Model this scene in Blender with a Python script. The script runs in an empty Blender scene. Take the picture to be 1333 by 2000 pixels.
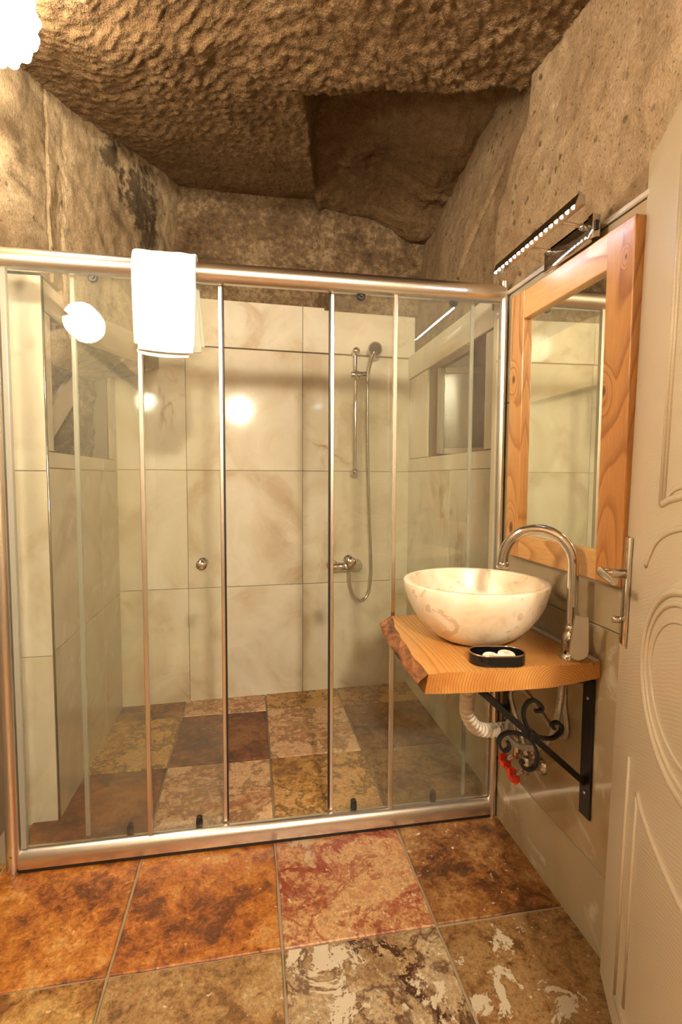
import bpy, bmesh, math, random
from mathutils import Vector, Matrix, noise
random.seed(7)
SC = bpy.context.scene
COL = SC.collection
PI = math.pi

# ------------------------------------------------------------------ camera
cam_d = bpy.data.cameras.new('camera')
cam_d.sensor_fit = 'VERTICAL'; cam_d.sensor_height = 36.0
cam_d.lens = 993.94 / 2000 * 36.0
cam_d.clip_start = 0.02
cam = bpy.data.objects.new('camera', cam_d); COL.objects.link(cam)
YAW, PITCH, ROLL = -0.175863, -0.065454, 0.004248
_f = Vector((-math.sin(YAW)*math.cos(PITCH), math.cos(YAW)*math.cos(PITCH), math.sin(PITCH)))
_r = Vector((math.cos(YAW), math.sin(YAW), 0)); _u = _r.cross(_f)
_r2 = math.cos(ROLL)*_r + math.sin(ROLL)*_u; _u2 = -math.sin(ROLL)*_r + math.cos(ROLL)*_u
_m = Matrix((_r2, _u2, -_f)).transposed().to_4x4()
_m.translation = Vector((-0.88185, -1.69181, 1.23566))
cam.matrix_world = _m
SC.camera = cam

# ------------------------------------------------------------------ world, exposure
w = bpy.data.worlds.new('world'); SC.world = w; w.use_nodes = True
w.node_tree.nodes['Background'].inputs[0].default_value = (1.0, 0.86, 0.68, 1)
w.node_tree.nodes['Background'].inputs[1].default_value = 0.05
SC.view_settings.view_transform = 'Standard'
SC.view_settings.look = 'None'
SC.view_settings.gamma = 1.0
SC.view_settings.use_curve_mapping = False
SC.view_settings.exposure = 0.75
SC.cycles.use_light_tree = False
SC.cycles.adaptive_threshold = 0.10
SC.cycles.max_bounces = 8
SC.cycles.diffuse_bounces = 2
SC.cycles.glossy_bounces = 6
SC.cycles.transparent_max_bounces = 24
SC.cycles.sample_clamp_indirect = 6.0
LAMP_A = 20.0      # emission of the shade near the ceiling
LAMP_B = 115.0      # emission of the wall globe
LAMP_C = 740.0      # emission of the globe over the entrance
WARM = (1.0, 0.85, 0.635, 1)

# ------------------------------------------------------------------ node helpers
class NT:
    def __init__(s, name):
        s.m = bpy.data.materials.new(name); s.m.use_nodes = True
        s.t = s.m.node_tree; s.n = s.t.nodes; s.n.clear()
        s.out = s.n.new('ShaderNodeOutputMaterial')
    def node(s, typ, **kw):
        nd = s.n.new('ShaderNode' + typ)
        for k, v in kw.items():
            if k in nd.inputs.keys(): s.set(nd.inputs[k], v)
            else: setattr(nd, k, v)
        return nd
    def set(s, inp, v):
        if isinstance(v, bpy.types.NodeSocket): s.t.links.new(v, inp)
        else: inp.default_value = v
    def ins(s, nd, idx, v): s.set(nd.inputs[idx], v)
    def coords(s, scale=(1,1,1), rot=(0,0,0), rnd=0.0, kind='Object'):
        tc = s.node('TexCoord'); v = tc.outputs[kind]
        if rnd:
            oi = s.node('ObjectInfo'); vm = s.node('VectorMath', operation='SCALE')
            cb = s.node('CombineXYZ'); 
            s.ins(cb, 0, oi.outputs['Random']); mm = s.math('MULTIPLY', oi.outputs['Random'], 7.3); s.ins(cb, 1, mm)
            mm2 = s.math('MULTIPLY', oi.outputs['Random'], 3.1); s.ins(cb, 2, mm2)
            s.ins(vm, 0, cb.outputs[0]); s.set(vm.inputs['Scale'], rnd)
            ad = s.node('VectorMath', operation='ADD'); s.ins(ad, 0, v); s.ins(ad, 1, vm.outputs[0]); v = ad.outputs[0]
        mp = s.node('Mapping'); s.ins(mp, 0, v); mp.inputs['Scale'].default_value = scale; mp.inputs['Rotation'].default_value = rot
        return mp.outputs[0]
    def noise(s, vec, scale, detail=6, rough=0.55, dist=0.0, lac=2.0):
        nd = s.node('TexNoise'); s.set(nd.inputs['Vector'], vec)
        nd.inputs['Scale'].default_value = scale; nd.inputs['Detail'].default_value = detail
        nd.inputs['Roughness'].default_value = rough; nd.inputs['Distortion'].default_value = dist
        nd.inputs['Lacunarity'].default_value = lac
        return nd.outputs[0]
    def voro(s, vec, scale, feature='F1', out='Distance', rand=1.0):
        nd = s.node('TexVoronoi', feature=feature); s.set(nd.inputs['Vector'], vec); nd.inputs['Scale'].default_value = scale
        nd.inputs['Randomness'].default_value = rand
        return nd.outputs[out]
    def ramp(s, fac, stops, interp='LINEAR'):
        nd = s.node('ValToRGB'); s.ins(nd, 0, fac); cr = nd.color_ramp; cr.interpolation = interp
        while len(cr.elements) < len(stops): cr.elements.new(0.5)
        for e, (p, c) in zip(cr.elements, stops):
            e.position = p; e.color = (c, c, c, 1) if isinstance(c, (int, float)) else (*c[:3], 1)
        return nd.outputs[0]
    def math(s, op, a, b=0.0, clamp=False):
        nd = s.node('Math', operation=op); nd.use_clamp = clamp; s.ins(nd, 0, a); s.ins(nd, 1, b); return nd.outputs[0]
    def mix(s, fac, a, b, mode='MIX'):
        nd = s.node('Mix', data_type='RGBA', blend_type=mode)
        s.set(nd.inputs[0], fac)
        for i, v in ((6, a), (7, b)):
            if isinstance(v, tuple) and len(v) == 3: v = (*v, 1)
            s.set(nd.inputs[i], v)
        return nd.outputs[2]
    def bump(s, h, strength, dist=0.01, normal=None):
        nd = s.node('Bump'); s.set(nd.inputs['Height'], h); nd.inputs['Strength'].default_value = strength; nd.inputs['Distance'].default_value = dist
        if normal is not None: s.set(nd.inputs['Normal'], normal)
        return nd.outputs[0]
    def bsdf(s, **kw):
        b = s.node('BsdfPrincipled')
        for k, v in kw.items():
            k = k.replace('_', ' ')
            if isinstance(v, tuple) and len(v) == 3: v = (*v, 1)
            s.set(b.inputs[k], v)
        s.t.links.new(b.outputs[0], s.out.inputs[0]); return b

def plain(name, col, rough=0.5, metal=0.0, **kw):
    n = NT(name)
    n.bsdf(Base_Color=col, Roughness=rough, Metallic=metal, **kw); return n.m

def rock_mat(name, dark, mid, light, bump1=0.6, pits=0.5, stain=0.35, chisel=False, sc=1.0, soot=None):
    n = NT(name); v = n.coords()
    a = n.noise(v, 2.2*sc, 4, 0.6, 0.3)
    b = n.noise(v, 18*sc, 6, 0.68)
    c = n.ramp(n.math('ADD', n.math('MULTIPLY', a, 0.5), n.math('MULTIPLY', b, 0.5)), [(0.34, dark), (0.5, mid), (0.64, light)])
    grain = n.noise(v, 130*sc, 2, 0.7)
    c = n.mix(0.4, c, n.ramp(grain, [(0.3, 0.3), (0.7, 0.75)]), 'OVERLAY')
    st = n.ramp(n.noise(v, 3.1*sc, 6, 0.64, 0.8), [(0.54, 0.0), (0.68, 1.0)])
    c = n.mix(n.math('MULTIPLY', st, stain), c, (0.075, 0.045, 0.022))
    for cen, rad in soot or ():
        dd = n.node('VectorMath', operation='DISTANCE'); n.ins(dd, 0, v); dd.inputs[1].default_value = cen
        q = n.math('ADD', n.math('MULTIPLY', dd.outputs['Value'], 1.0/rad), n.math('MULTIPLY', n.math('SUBTRACT', b, 0.5), 3.2))
        c = n.mix(n.math('MULTIPLY', n.ramp(q, [(0.62, 1.0), (1.0, 0.0)]), 0.8), c, (0.06, 0.042, 0.026))
    sx = n.node('VectorMath', operation='ADD'); n.ins(sx, 0, v)
    n.ins(sx, 1, n.math('MULTIPLY', b, 0.05)); wv = sx.outputs[0]
    pick = n.ramp(a, [(0.44, 0.0), (0.56, 1.0)])
    p1 = n.math('MULTIPLY', n.ramp(n.voro(wv, 22*sc), [(0.13, 1.0), (0.24, 0.0)]), pick)
    p2 = n.ramp(n.voro(wv, 55*sc), [(0.10, 0.8), (0.2, 0.0)])
    pall = n.math('MAXIMUM', p1, p2)
    c = n.mix(n.math('MULTIPLY', pall, pits), c, (0.05, 0.03, 0.015))
    h = n.math('ADD', b, n.math('MULTIPLY', grain, 0.4 if not chisel else 0.6))
    h = n.math('SUBTRACT', h, n.math('MULTIPLY', pall, 0.45*pits))
    n.bsdf(Base_Color=c, Roughness=0.92, Normal=n.bump(h, bump1, 0.02), Specular_IOR_Level=0.15)
    return n.m

def marble_mat(name, rnd=9.0, tint=(1,1,1), strong=1.0):
    n = NT(name); v = n.coords(rnd=rnd)
    a = n.noise(v, 2.6, 7, 0.55, 0.9)
    base = n.ramp(a, [(0.28, (0.56*tint[0], 0.44*tint[1], 0.29*tint[2])), (0.45, (0.74*tint[0], 0.66*tint[1], 0.50*tint[2])), (0.62, (0.83*tint[0], 0.77*tint[1], 0.63*tint[2]))])
    b = n.noise(v, 1.3, 7, 0.55, 0.9)
    vein = n.ramp(n.math('ABSOLUTE', n.math('SUBTRACT', b, 0.5)), [(0.0, 1.0), (0.018, 0.25), (0.05, 0.0)])
    vm = n.ramp(n.noise(v, 1.6, 4), [(0.56, 0.0), (0.68, 1.0)])
    c = n.mix(n.math('MULTIPLY', n.math('MULTIPLY', vein, vm), 0.85*strong), base, (0.40, 0.21, 0.08))
    cl = n.ramp(n.noise(v, 4.2, 8, 0.65, 0.8), [(0.56, 0.0), (0.72, 1.0)])
    cm = n.ramp(n.noise(v, 1.3, 3), [(0.48, 0.0), (0.62, 1.0)])
    c = n.mix(n.math('MULTIPLY', n.math('MULTIPLY', cl, cm), 0.6*strong), c, (0.47, 0.28, 0.12))
    wh = n.ramp(n.noise(v, 7.0, 6, 0.6, 1.0), [(0.56, 0.0), (0.75, 0.5)])
    c = n.mix(wh, c, (0.88, 0.83, 0.72))
    n.bsdf(Base_Color=c, Roughness=0.085, Specular_IOR_Level=0.4)
    return n.m

def trav_mat(name, cols, off=0.0, scale=1.0, blotch=None, bl=(0.56, 0.6), vein=None, vw=0.03, speck=(0.75, 0.66, 0.52), spk=0.6, rough=0.36, flow=0.5, bmask=None, streak=None):
    """polished travertine: flowing bands of colour, filled holes, cracks"""
    n = NT(name)
    tc = n.node('TexCoord'); ad = n.node('VectorMath', operation='ADD'); n.ins(ad, 0, tc.outputs['Object']); ad.inputs[1].default_value = (off, off*1.7, off*0.6)
    v = ad.outputs[0]
    a = n.noise(v, 4.5*scale, 8, 0.66, flow)
    b = n.noise(v, 26*scale, 5, 0.75, 0.4)
    f = n.math('ADD', n.math('MULTIPLY', a, 0.55), n.math('MULTIPLY', b, 0.45))
    k = len(cols); lo, hi = 0.42, 0.59
    c = n.ramp(f, [(lo + (hi-lo)*i/(k-1), cc) for i, cc in enumerate(cols)])
    fine = n.noise(v, 110*scale, 4, 0.8)
    c = n.mix(0.6, c, n.ramp(fine, [(0.34, 0.2), (0.66, 0.8)]), 'OVERLAY')
    h = n.math('ADD', n.math('MULTIPLY', fine, 0.5), n.math('MULTIPLY', b, 0.5))
    e2 = n.noise(v, 8.5*scale, 8, 0.7, 0.5)
    if vein:
        vv = n.ramp(n.math('ABSOLUTE', n.math('SUBTRACT', n.math('ADD', n.math('MULTIPLY', a, 0.7), n.math('MULTIPLY', e2, 0.3)), 0.5)), [(0.0, 1.0), (vw*0.4, 0.7), (vw, 0.0)])
        c = n.mix(n.math('MULTIPLY', vv, 0.85), c, vein)
    if blotch:
        eb = e2
        if bmask:
            dd = n.node('VectorMath', operation='DISTANCE'); n.ins(dd, 0, tc.outputs['Object']); dd.inputs[1].default_value = (bmask[0], bmask[1], 0)
            eb = n.math('SUBTRACT', e2, n.math('MULTIPLY', n.math('SUBTRACT', dd.outputs['Value'], bmask[2]), bmask[3]))
        bb = n.ramp(eb, [(bl[0], 0.0), (bl[1], 1.0)])
        c = n.mix(bb, c, blotch); h = n.math('ADD', h, n.math('MULTIPLY', bb, 0.3))
        rim_ = n.ramp(n.math('ABSOLUTE', n.math('SUBTRACT', eb, bl[0])), [(0.0, 1.0), (0.012, 0.0)])
        c = n.mix(n.math('MULTIPLY', rim_, 0.5), c, (0.16, 0.07, 0.025))
    if streak:
        (x0, y0, dx_, dy_, wd, col) = streak; L_ = math.hypot(dx_, dy_); nx_, ny_ = -dy_/L_, dx_/L_
        dt = n.node('VectorMath', operation='DOT_PRODUCT'); n.ins(dt, 0, tc.outputs['Object']); dt.inputs[1].default_value = (nx_, ny_, 0)
        ds = n.math('ADD', n.math('SUBTRACT', dt.outputs['Value'], x0*nx_+y0*ny_), n.math('MULTIPLY', n.math('SUBTRACT', e2, 0.5), 0.5))
        sk = n.ramp(n.math('ABSOLUTE', ds), [(wd*0.6, 1.0), (wd, 0.0)])
        c = n.mix(n.math('MULTIPLY', sk, n.ramp(b, [(0.40, 0.25), (0.52, 1.0)])), c, col)
    sp = n.math('MULTIPLY', n.ramp(n.noise(v, 55*scale, 2, 0.5), [(0.68, 0.0), (0.72, 1.0)]), n.ramp(e2, [(0.46, 0.0), (0.58, 1.0)]))
    c = n.mix(n.math('MULTIPLY', sp, spk), c, speck)
    dk = n.math('MULTIPLY', n.ramp(b, [(0.30, 1.0), (0.40, 0.0)]), n.ramp(e2, [(0.42, 1.0), (0.56, 0.1)]))
    c = n.mix(n.math('MULTIPLY', dk, 0.75), c, (0.06, 0.028, 0.01))
    h = n.math('SUBTRACT', h, n.math('MULTIPLY', dk, 0.5))
    n.bsdf(Base_Color=c, Roughness=n.ramp(fine, [(0.3, rough-0.12), (0.7, rough+0.15)]), Normal=n.bump(h, 0.4, 0.006))
    return n.m

def wood_mat(name, axis='z', light=(0.72, 0.41, 0.15), dark=(0.42, 0.17, 0.04), ring=38.0, rnd=5.0, rough=0.38, wob=14.0, knots=()):
    n = NT(name)
    S = {'z': (1, 1, 0.15), 'y': (1, 0.15, 1), 'x': (0.15, 1, 1)}[axis]
    v = n.coords(scale=S, rnd=rnd)
    w1 = n.noise(v, 3.2, 2, 0.45, 0.0)
    sx = n.node('SeparateXYZ'); n.ins(sx, 0, v)
    o = {'z': (0, 1), 'y': (2, 0), 'x': (1, 2)}[axis]
    q = n.math('ADD', n.math('MULTIPLY', sx.outputs[o[1]], 1.0), n.math('MULTIPLY', sx.outputs[o[0]], 0.35))
    ph = n.math('ADD', n.math('MULTIPLY', q, ring), n.math('MULTIPLY', w1, wob))
    kmask = None
    tco = n.node('TexCoord').outputs['Object']
    for kx, ky, kz, kr in knots:
        mp = n.node('Mapping'); n.ins(mp, 0, tco); mp.inputs['Scale'].default_value = {'z': (1, 1, 0.6), 'y': (1, 0.6, 1), 'x': (0.6, 1, 1)}[axis]
        dd = n.node('VectorMath', operation='DISTANCE'); n.ins(dd, 0, mp.outputs[0]); sc3 = mp.inputs['Scale'].default_value; dd.inputs[1].default_value = (kx*sc3[0], ky*sc3[1], kz*sc3[2])
        dn = n.math('MULTIPLY', dd.outputs['Value'], 1.0/kr)
        ph = n.math('ADD', ph, n.math('MULTIPLY', n.ramp(n.math('MULTIPLY', dn, 0.2), [(0.0, 1.0), (0.35, 0.4), (1.0, 0.0)], 'EASE'), 4.0))
        m_ = n.ramp(dn, [(0.35, 1.0), (0.9, 0.55), (1.3, 0.0)])
        kmask = m_ if kmask is None else n.math('MAXIMUM', kmask, m_)
    rg = n.math('FRACT', ph)
    band = n.ramp(rg, [(0.0, 0.0), (0.62, 0.25), (0.9, 1.0), (1.0, 0.0)])
    fib = n.noise(v, 160, 4, 0.6)
    c = n.mix(n.math('MULTIPLY', band, 0.85), light, dark)
    c = n.mix(n.ramp(n.noise(v, 3, 4), [(0.35, 0.0), (0.7, 0.55)]), c, (dark[0]*1.45, dark[1]*1.5, dark[2]*1.3))
    c = n.mix(0.3, c, n.ramp(fib, [(0.3, 0.35), (0.7, 0.7)]), 'OVERLAY')
    v2 = n.coords(scale={'z': (1, 1, 0.45), 'y': (1, 0.45, 1), 'x': (0.45, 1, 1)}[axis], rnd=rnd)
    kd = n.voro(v2, 3.2)
    kn = n.ramp(kd, [(0.035, 1.0), (0.06, 0.4), (0.11, 0.0)])
    c = n.mix(kn, c, (0.13, 0.04, 0.012))
    if kmask is not None: c = n.mix(kmask, c, (0.10, 0.03, 0.008))
    n.bsdf(Base_Color=c, Roughness=rough, Normal=n.bump(n.math('ADD', band, fib), 0.06, 0.004), Coat_Weight=0.25, Coat_Roughness=0.2)
    return n.m

def alu_mat():
    n = NT('brushed_aluminium'); v = n.coords(scale=(2, 2, 2))
    nz = n.noise(v, 60, 3)
    n.bsdf(Base_Color=(0.80, 0.76, 0.70), Metallic=1.0, Roughness=0.27)
    return n.m

def glass_mat(name, tint=(0.93, 0.955, 0.92), haze=0.05, hcol=(0.75, 0.72, 0.6), rough=0.0):
    n = NT(name); v = n.coords()
    tr = n.node('BsdfTransparent'); tr.inputs[0].default_value = (*tint, 1)
    gl = n.node('BsdfGlossy'); gl.inputs[0].default_value = (1, 1, 1, 1); gl.inputs['Roughness'].default_value = rough
    fr = n.node('Fresnel'); fr.inputs[0].default_value = 1.5
    m1 = n.node('MixShader'); n.ins(m1, 0, fr.outputs[0]); n.ins(m1, 1, tr.outputs[0]); n.ins(m1, 2, gl.outputs[0])
    df = n.node('BsdfDiffuse'); df.inputs[0].default_value = (*hcol, 1)
    m2 = n.node('MixShader')
    n.ins(m2, 0, haze); n.ins(m2, 1, m1.outputs[0]); n.ins(m2, 2, df.outputs[0])
    n.t.links.new(m2.outputs[0], n.out.inputs[0]); return n.m

def emis(name, col, s):
    n = NT(name); e = n.node('Emission'); e.inputs[0].default_value = col; e.inputs[1].default_value = s
    n.t.links.new(e.outputs[0], n.out.inputs[0]); return n.m

M = {}
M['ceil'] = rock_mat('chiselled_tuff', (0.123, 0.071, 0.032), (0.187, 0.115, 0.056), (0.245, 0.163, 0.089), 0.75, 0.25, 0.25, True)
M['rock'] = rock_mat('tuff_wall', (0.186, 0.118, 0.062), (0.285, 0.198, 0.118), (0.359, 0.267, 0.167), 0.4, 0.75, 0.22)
M['rock_back'] = rock_mat('stained_tuff', (0.055, 0.034, 0.017), (0.19, 0.125, 0.068), (0.42, 0.31, 0.19), 0.55, 0.6, 0.7, sc=1.7)
M['rock_left'] = rock_mat('smooth_tuff', (0.27, 0.185, 0.105), (0.43, 0.32, 0.19), (0.52, 0.40, 0.255), 0.3, 0.55, 0.75, soot=[((-1.36, 0.86, 2.52), 0.15), ((-1.33, 0.95, 2.38), 0.10), ((-1.44, 0.66, 2.58), 0.08)])
M['plaster'] = plain('plaster', (0.55, 0.46, 0.33), 0.85)
M['marble'] = marble_mat('cream_onyx_marble')
M['marble_dull'] = marble_mat('warm_marble', 5.0, (0.80, 0.74, 0.68), 0.6)
M['marble_brown_shade'] = marble_mat('brown_marble_shade_tint', 4.0, (0.50, 0.43, 0.33), 1.0)  # brown mottled marble with the near right wall's shade put into the tint
M['grout'] = plain('grout', (0.30, 0.225, 0.145), 0.9)
M['alu'] = alu_mat()
M['chrome'] = plain('chrome', (0.62, 0.60, 0.58), 0.07, 1.0)
M['chrome_dk'] = plain('satin_chrome', (0.55, 0.53, 0.50), 0.18, 1.0)
M['glass'] = glass_mat('shower_glass', (0.97, 0.98, 0.95), 0.03)
M['win_glass'] = None
M['rubber'] = plain('black_plastic', (0.012, 0.012, 0.014), 0.35)
M['seal'] = plain('clear_seal', (0.45, 0.43, 0.36), 0.25, 0.0, Alpha=0.55)
M['iron'] = plain('black_iron', (0.012, 0.011, 0.011), 0.42, 0.3)
M['red'] = plain('red_plastic', (0.75, 0.045, 0.012), 0.35)
M['pvc'] = plain('ribbed_pvc', (0.78, 0.68, 0.54), 0.45)
M['door'] = None

# ------------------------------------------------------------------ mesh helpers
def link(o, parent=None):
    COL.objects.link(o)
    if parent is not None: o.parent = parent
    return o

def obj(name, bm, mat, parent=None, smooth=False, ang=None):
    me = bpy.data.meshes.new(name)
    bmesh.ops.recalc_face_normals(bm, faces=bm.faces[:])
    if smooth or ang:
        for f in bm.faces: f.smooth = True
        if ang:
            for e in bm.edges:
                if len(e.link_faces) == 2 and e.calc_face_angle(0) > math.radians(ang): e.smooth = False
    bm.to_mesh(me); bm.free()
    if mat is not None: me.materials.append(mat)
    return link(bpy.data.objects.new(name, me), parent)

def tag(o, label, cat, group=None):
    o['label'] = label; o['category'] = cat
    if group: o['group'] = group
    return o

def empty(name, loc=(0, 0, 0), rz=0.0):
    o = bpy.data.objects.new(name, None); o.location = loc; o.rotation_euler = (0, 0, rz); o.empty_display_size = 0.05
    COL.objects.link(o); return o

def box(bm, x0, x1, y0, y1, z0, z1, bev=0.0, seg=2):
    vs = [bm.verts.new((x, y, z)) for x in (x0, x1) for y in (y0, y1) for z in (z0, z1)]
    idx = [(0, 1, 3, 2), (4, 6, 7, 5), (0, 4, 5, 1), (2, 3, 7, 6), (0, 2, 6, 4), (1, 5, 7, 3)]
    fs = [bm.faces.new([vs[i] for i in f]) for f in idx]
    if bev:
        es = {e for f in fs for e in f.edges}
        bmesh.ops.bevel(bm, geom=list(es), offset=bev, segments=seg, affect='EDGES', profile=0.5)
    return bm

def prism(bm, pts, z0, z1, top=None):
    """outline pts (x,y) between z0 and z1; top may be another outline"""
    top = top or pts
    a = [bm.verts.new((p[0], p[1], z0)) for p in pts]; b = [bm.verts.new((p[0], p[1], z1)) for p in top]
    n = len(pts)
    for i in range(n): bm.faces.new((a[i], a[(i+1) % n], b[(i+1) % n], b[i]))
    bm.faces.new(a[::-1]); bm.faces.new(b); return bm

def catmull(pts, n=8, closed=False):
    P = [Vector(p) for p in pts]; out = []
    N = len(P); rng = range(N if closed else N-1)
    for i in rng:
        p0 = P[(i-1) % N] if (closed or i > 0) else P[0]*2-P[1]
        p1 = P[i]; p2 = P[(i+1) % N]
        p3 = P[(i+2) % N] if (closed or i+2 < N) else P[-1]*2-P[-2]
        for k in range(n):
            t = k/n
            out.append(0.5*((2*p1)+(-p0+p2)*t+(2*p0-5*p1+4*p2-p3)*t*t+(-p0+3*p1-3*p2+p3)*t**3))
    if not closed: out.append(P[-1])
    return out

def sweep(bm, pts, r, seg=12, closed=False, cap=True, section=None, up=None):
    """tube along pts; r a number or a list; section = list of (a,b) offsets instead of a circle"""
    P = [Vector(p) for p in pts]; N = len(P)
    T = []
    for i in range(N):
        a = P[(i-1) % N] if (closed or i > 0) else P[i]; b = P[(i+1) % N] if (closed or i < N-1) else P[i]
        T.append((b-a).normalized())
    ref = Vector(up) if up else (Vector((0, 0, 1)) if abs(T[0].z) < 0.9 else Vector((1, 0, 0)))
    u = (ref - T[0]*ref.dot(T[0])).normalized(); rings = []
    for i in range(N):
        if up: uu = Vector(up); u = (uu - T[i]*uu.dot(T[i])); u = u.normalized() if u.length > 1e-6 else Vector((1, 0, 0))
        else: u = (u - T[i]*u.dot(T[i])).normalized()
        v = T[i].cross(u); rr = r[i] if isinstance(r, (list, tuple)) else r
        if section: ring = [bm.verts.new(P[i]+u*a+v*b) for a, b in section]
        else: ring = [bm.verts.new(P[i]+(u*math.cos(2*PI*k/seg)+v*math.sin(2*PI*k/seg))*rr) for k in range(seg)]
        rings.append(ring)
    m = len(rings[0])
    for i in range(N if closed else N-1):
        A = rings[i]; B = rings[(i+1) % N]
        for k in range(m): bm.faces.new((A[k], A[(k+1) % m], B[(k+1) % m], B[k]))
    if cap and not closed: bm.faces.new(rings[0][::-1]); bm.faces.new(rings[-1])
    return bm

def lathe(bm, prof, seg=40, mat=None):
    """prof: (r,z) list, revolved round z; r=0 ends close"""
    rings = []
    for r, z in prof:
        if r < 1e-6: rings.append([bm.verts.new((0, 0, z))])
        else: rings.append([bm.verts.new((r*math.cos(2*PI*k/seg), r*math.sin(2*PI*k/seg), z)) for k in range(seg)])
    new = [v for rg in rings for v in rg]
    for A, B in zip(rings, rings[1:]):
        for k in range(seg):
            a0, a1 = A[k % len(A)], A[(k+1) % len(A)]; b0, b1 = B[k % len(B)], B[(k+1) % len(B)]
            vs = []
            for x in (a0, a1, b1, b0):
                if x not in vs: vs.append(x)
            if len(vs) > 2: bm.faces.new(vs)
    if mat is not None: bmesh.ops.transform(bm, matrix=mat, verts=new)
    return bm

def axis_mat(origin, direction):
    d = Vector(direction).normalized(); q = Vector((0, 0, 1)).rotation_difference(d)
    return Matrix.Translation(Vector(origin)) @ q.to_matrix().to_4x4()

def cyl(bm, p0, p1, r, seg=20, bev=0.0):
    p0 = Vector(p0); p1 = Vector(p1); L = (p1-p0).length
    if bev: prof = [(0, 0), (r-bev, 0), (r, bev), (r, L-bev), (r-bev, L), (0, L)]
    else: prof = [(0, 0), (r, 0), (r, L), (0, L)]
    return lathe(bm, prof, seg, axis_mat(p0, p1-p0))

def sphere(bm, c, r, seg=20, rings=12, scale=(1, 1, 1)):
    prof = [(r*math.sin(PI*i/rings), -r*math.cos(PI*i/rings)) for i in range(rings+1)]
    prof[0] = (0, -r); prof[-1] = (0, r)
    return lathe(bm, prof, seg, Matrix.Translation(Vector(c)) @ Matrix.Diagonal((*scale, 1)))

def grid(nu, nv, fn):
    bm = bmesh.new(); V = [[bm.verts.new(fn(i/(nu-1), j/(nv-1))) for j in range(nv)] for i in range(nu)]
    for i in range(nu-1):
        for j in range(nv-1): bm.faces.new((V[i][j], V[i+1][j], V[i+1][j+1], V[i][j+1]))
    return bm

def sst(a, b, x):
    t = min(1.0, max(0.0, (x-a)/(b-a))); return t*t*(3-2*t)
def lerp(a, b, t): return a+(b-a)*t
def frac(x, y, z, oct=4, H=1.0): return noise.fractal(Vector((x, y, z)), H, 2.0, oct)

def struct(o): o['kind'] = 'structure'; return o

# ================================================================== SETTING
# ---- floor: grout bed with travertine tiles
XJ = [-2.08, -1.665, -1.241, -0.809, -0.381, 0.012]
bm = bmesh.new(); box(bm, -2.4, 0.5, -3.3, 1.4, -0.12, -0.006)
floor = struct(obj('floor', bm, M['grout']))
OR = [(0.129, 0.036, 0.006), (0.288, 0.088, 0.011), (0.415, 0.148, 0.018), (0.495, 0.243, 0.060)]
TM = {
 'orange1': trav_mat('travertine_orange', OR, 0.0, 0.8, spk=0.5),
 'orange2': trav_mat('travertine_amber', [(0.120, 0.033, 0.006), (0.271, 0.080, 0.009), (0.400, 0.134, 0.016), (0.440, 0.222, 0.064)], 3.3, 0.9, spk=0.6),
 'pink': trav_mat('travertine_rose', [(0.258, 0.064, 0.024), (0.425, 0.209, 0.089), (0.501, 0.303, 0.137), (0.417, 0.194, 0.082)], 7.1, 0.8, vein=(0.251, 0.044, 0.018), vw=0.02, blotch=(0.470, 0.332, 0.205), bl=(0.57, 0.62), flow=1.0, bmask=(-0.12, 0.14, 0.14, 0.4), streak=(0.05, 0.10, 0.25, 0.10, 0.03, (0.228, 0.036, 0.013))),
 'brown': trav_mat('travertine_brown', [(0.077, 0.026, 0.008), (0.173, 0.063, 0.014), (0.250, 0.106, 0.028), (0.333, 0.185, 0.069)], 1.9, 1.0, spk=0.8),
 'yellow': trav_mat('travertine_yellow', [(0.172, 0.066, 0.013), (0.330, 0.165, 0.040), (0.422, 0.264, 0.086), (0.264, 0.132, 0.046)], 4.6, 0.7),
 'tan': trav_mat('travertine_tan', [(0.166, 0.080, 0.026), (0.291, 0.161, 0.055), (0.360, 0.228, 0.098), (0.402, 0.295, 0.170)], 5.2, 0.9, blotch=(0.347, 0.161, 0.033), bl=(0.56, 0.7)),
 'white': trav_mat('travertine_patched', [(0.222, 0.125, 0.056), (0.333, 0.222, 0.111), (0.407, 0.310, 0.185), (0.325, 0.207, 0.096)], 8.85, 0.8, vein=(0.074, 0.022, 0.009), vw=0.03, blotch=(0.547, 0.466, 0.340), bl=(0.54, 0.56), flow=0.9, bmask=(-0.08, 0.02, 0.14, 0.5), streak=(0.09, 0.10, 0.16, -0.26, 0.022, (0.056, 0.017, 0.007))),
 'splash': trav_mat('travertine_white_splashed', [(0.106, 0.046, 0.013), (0.211, 0.106, 0.036), (0.277, 0.165, 0.066), (0.238, 0.132, 0.053)], 2.75, 1.1, blotch=(0.488, 0.409, 0.290), bl=(0.56, 0.575), bmask=(-0.11, 0.02, 0.13, 0.7)),
 'dark': trav_mat('travertine_oxblood', [(0.057, 0.015, 0.005), (0.140, 0.037, 0.010), (0.222, 0.074, 0.020), (0.280, 0.119, 0.041)], 6.3, 0.9, spk=0.2),
 'rosy': trav_mat('travertine_pale_rose', [(0.416, 0.182, 0.089), (0.670, 0.387, 0.200), (0.786, 0.537, 0.319), (0.670, 0.365, 0.200)], 9.4, 0.9, vein=(0.254, 0.119, 0.050), vw=0.03),
 'gold': trav_mat('travertine_gold', [(0.267, 0.114, 0.031), (0.491, 0.257, 0.071), (0.634, 0.381, 0.133), (0.532, 0.275, 0.115)], 12.2, 0.8, vein=(0.102, 0.048, 0.023), vw=0.025),
}
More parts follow.
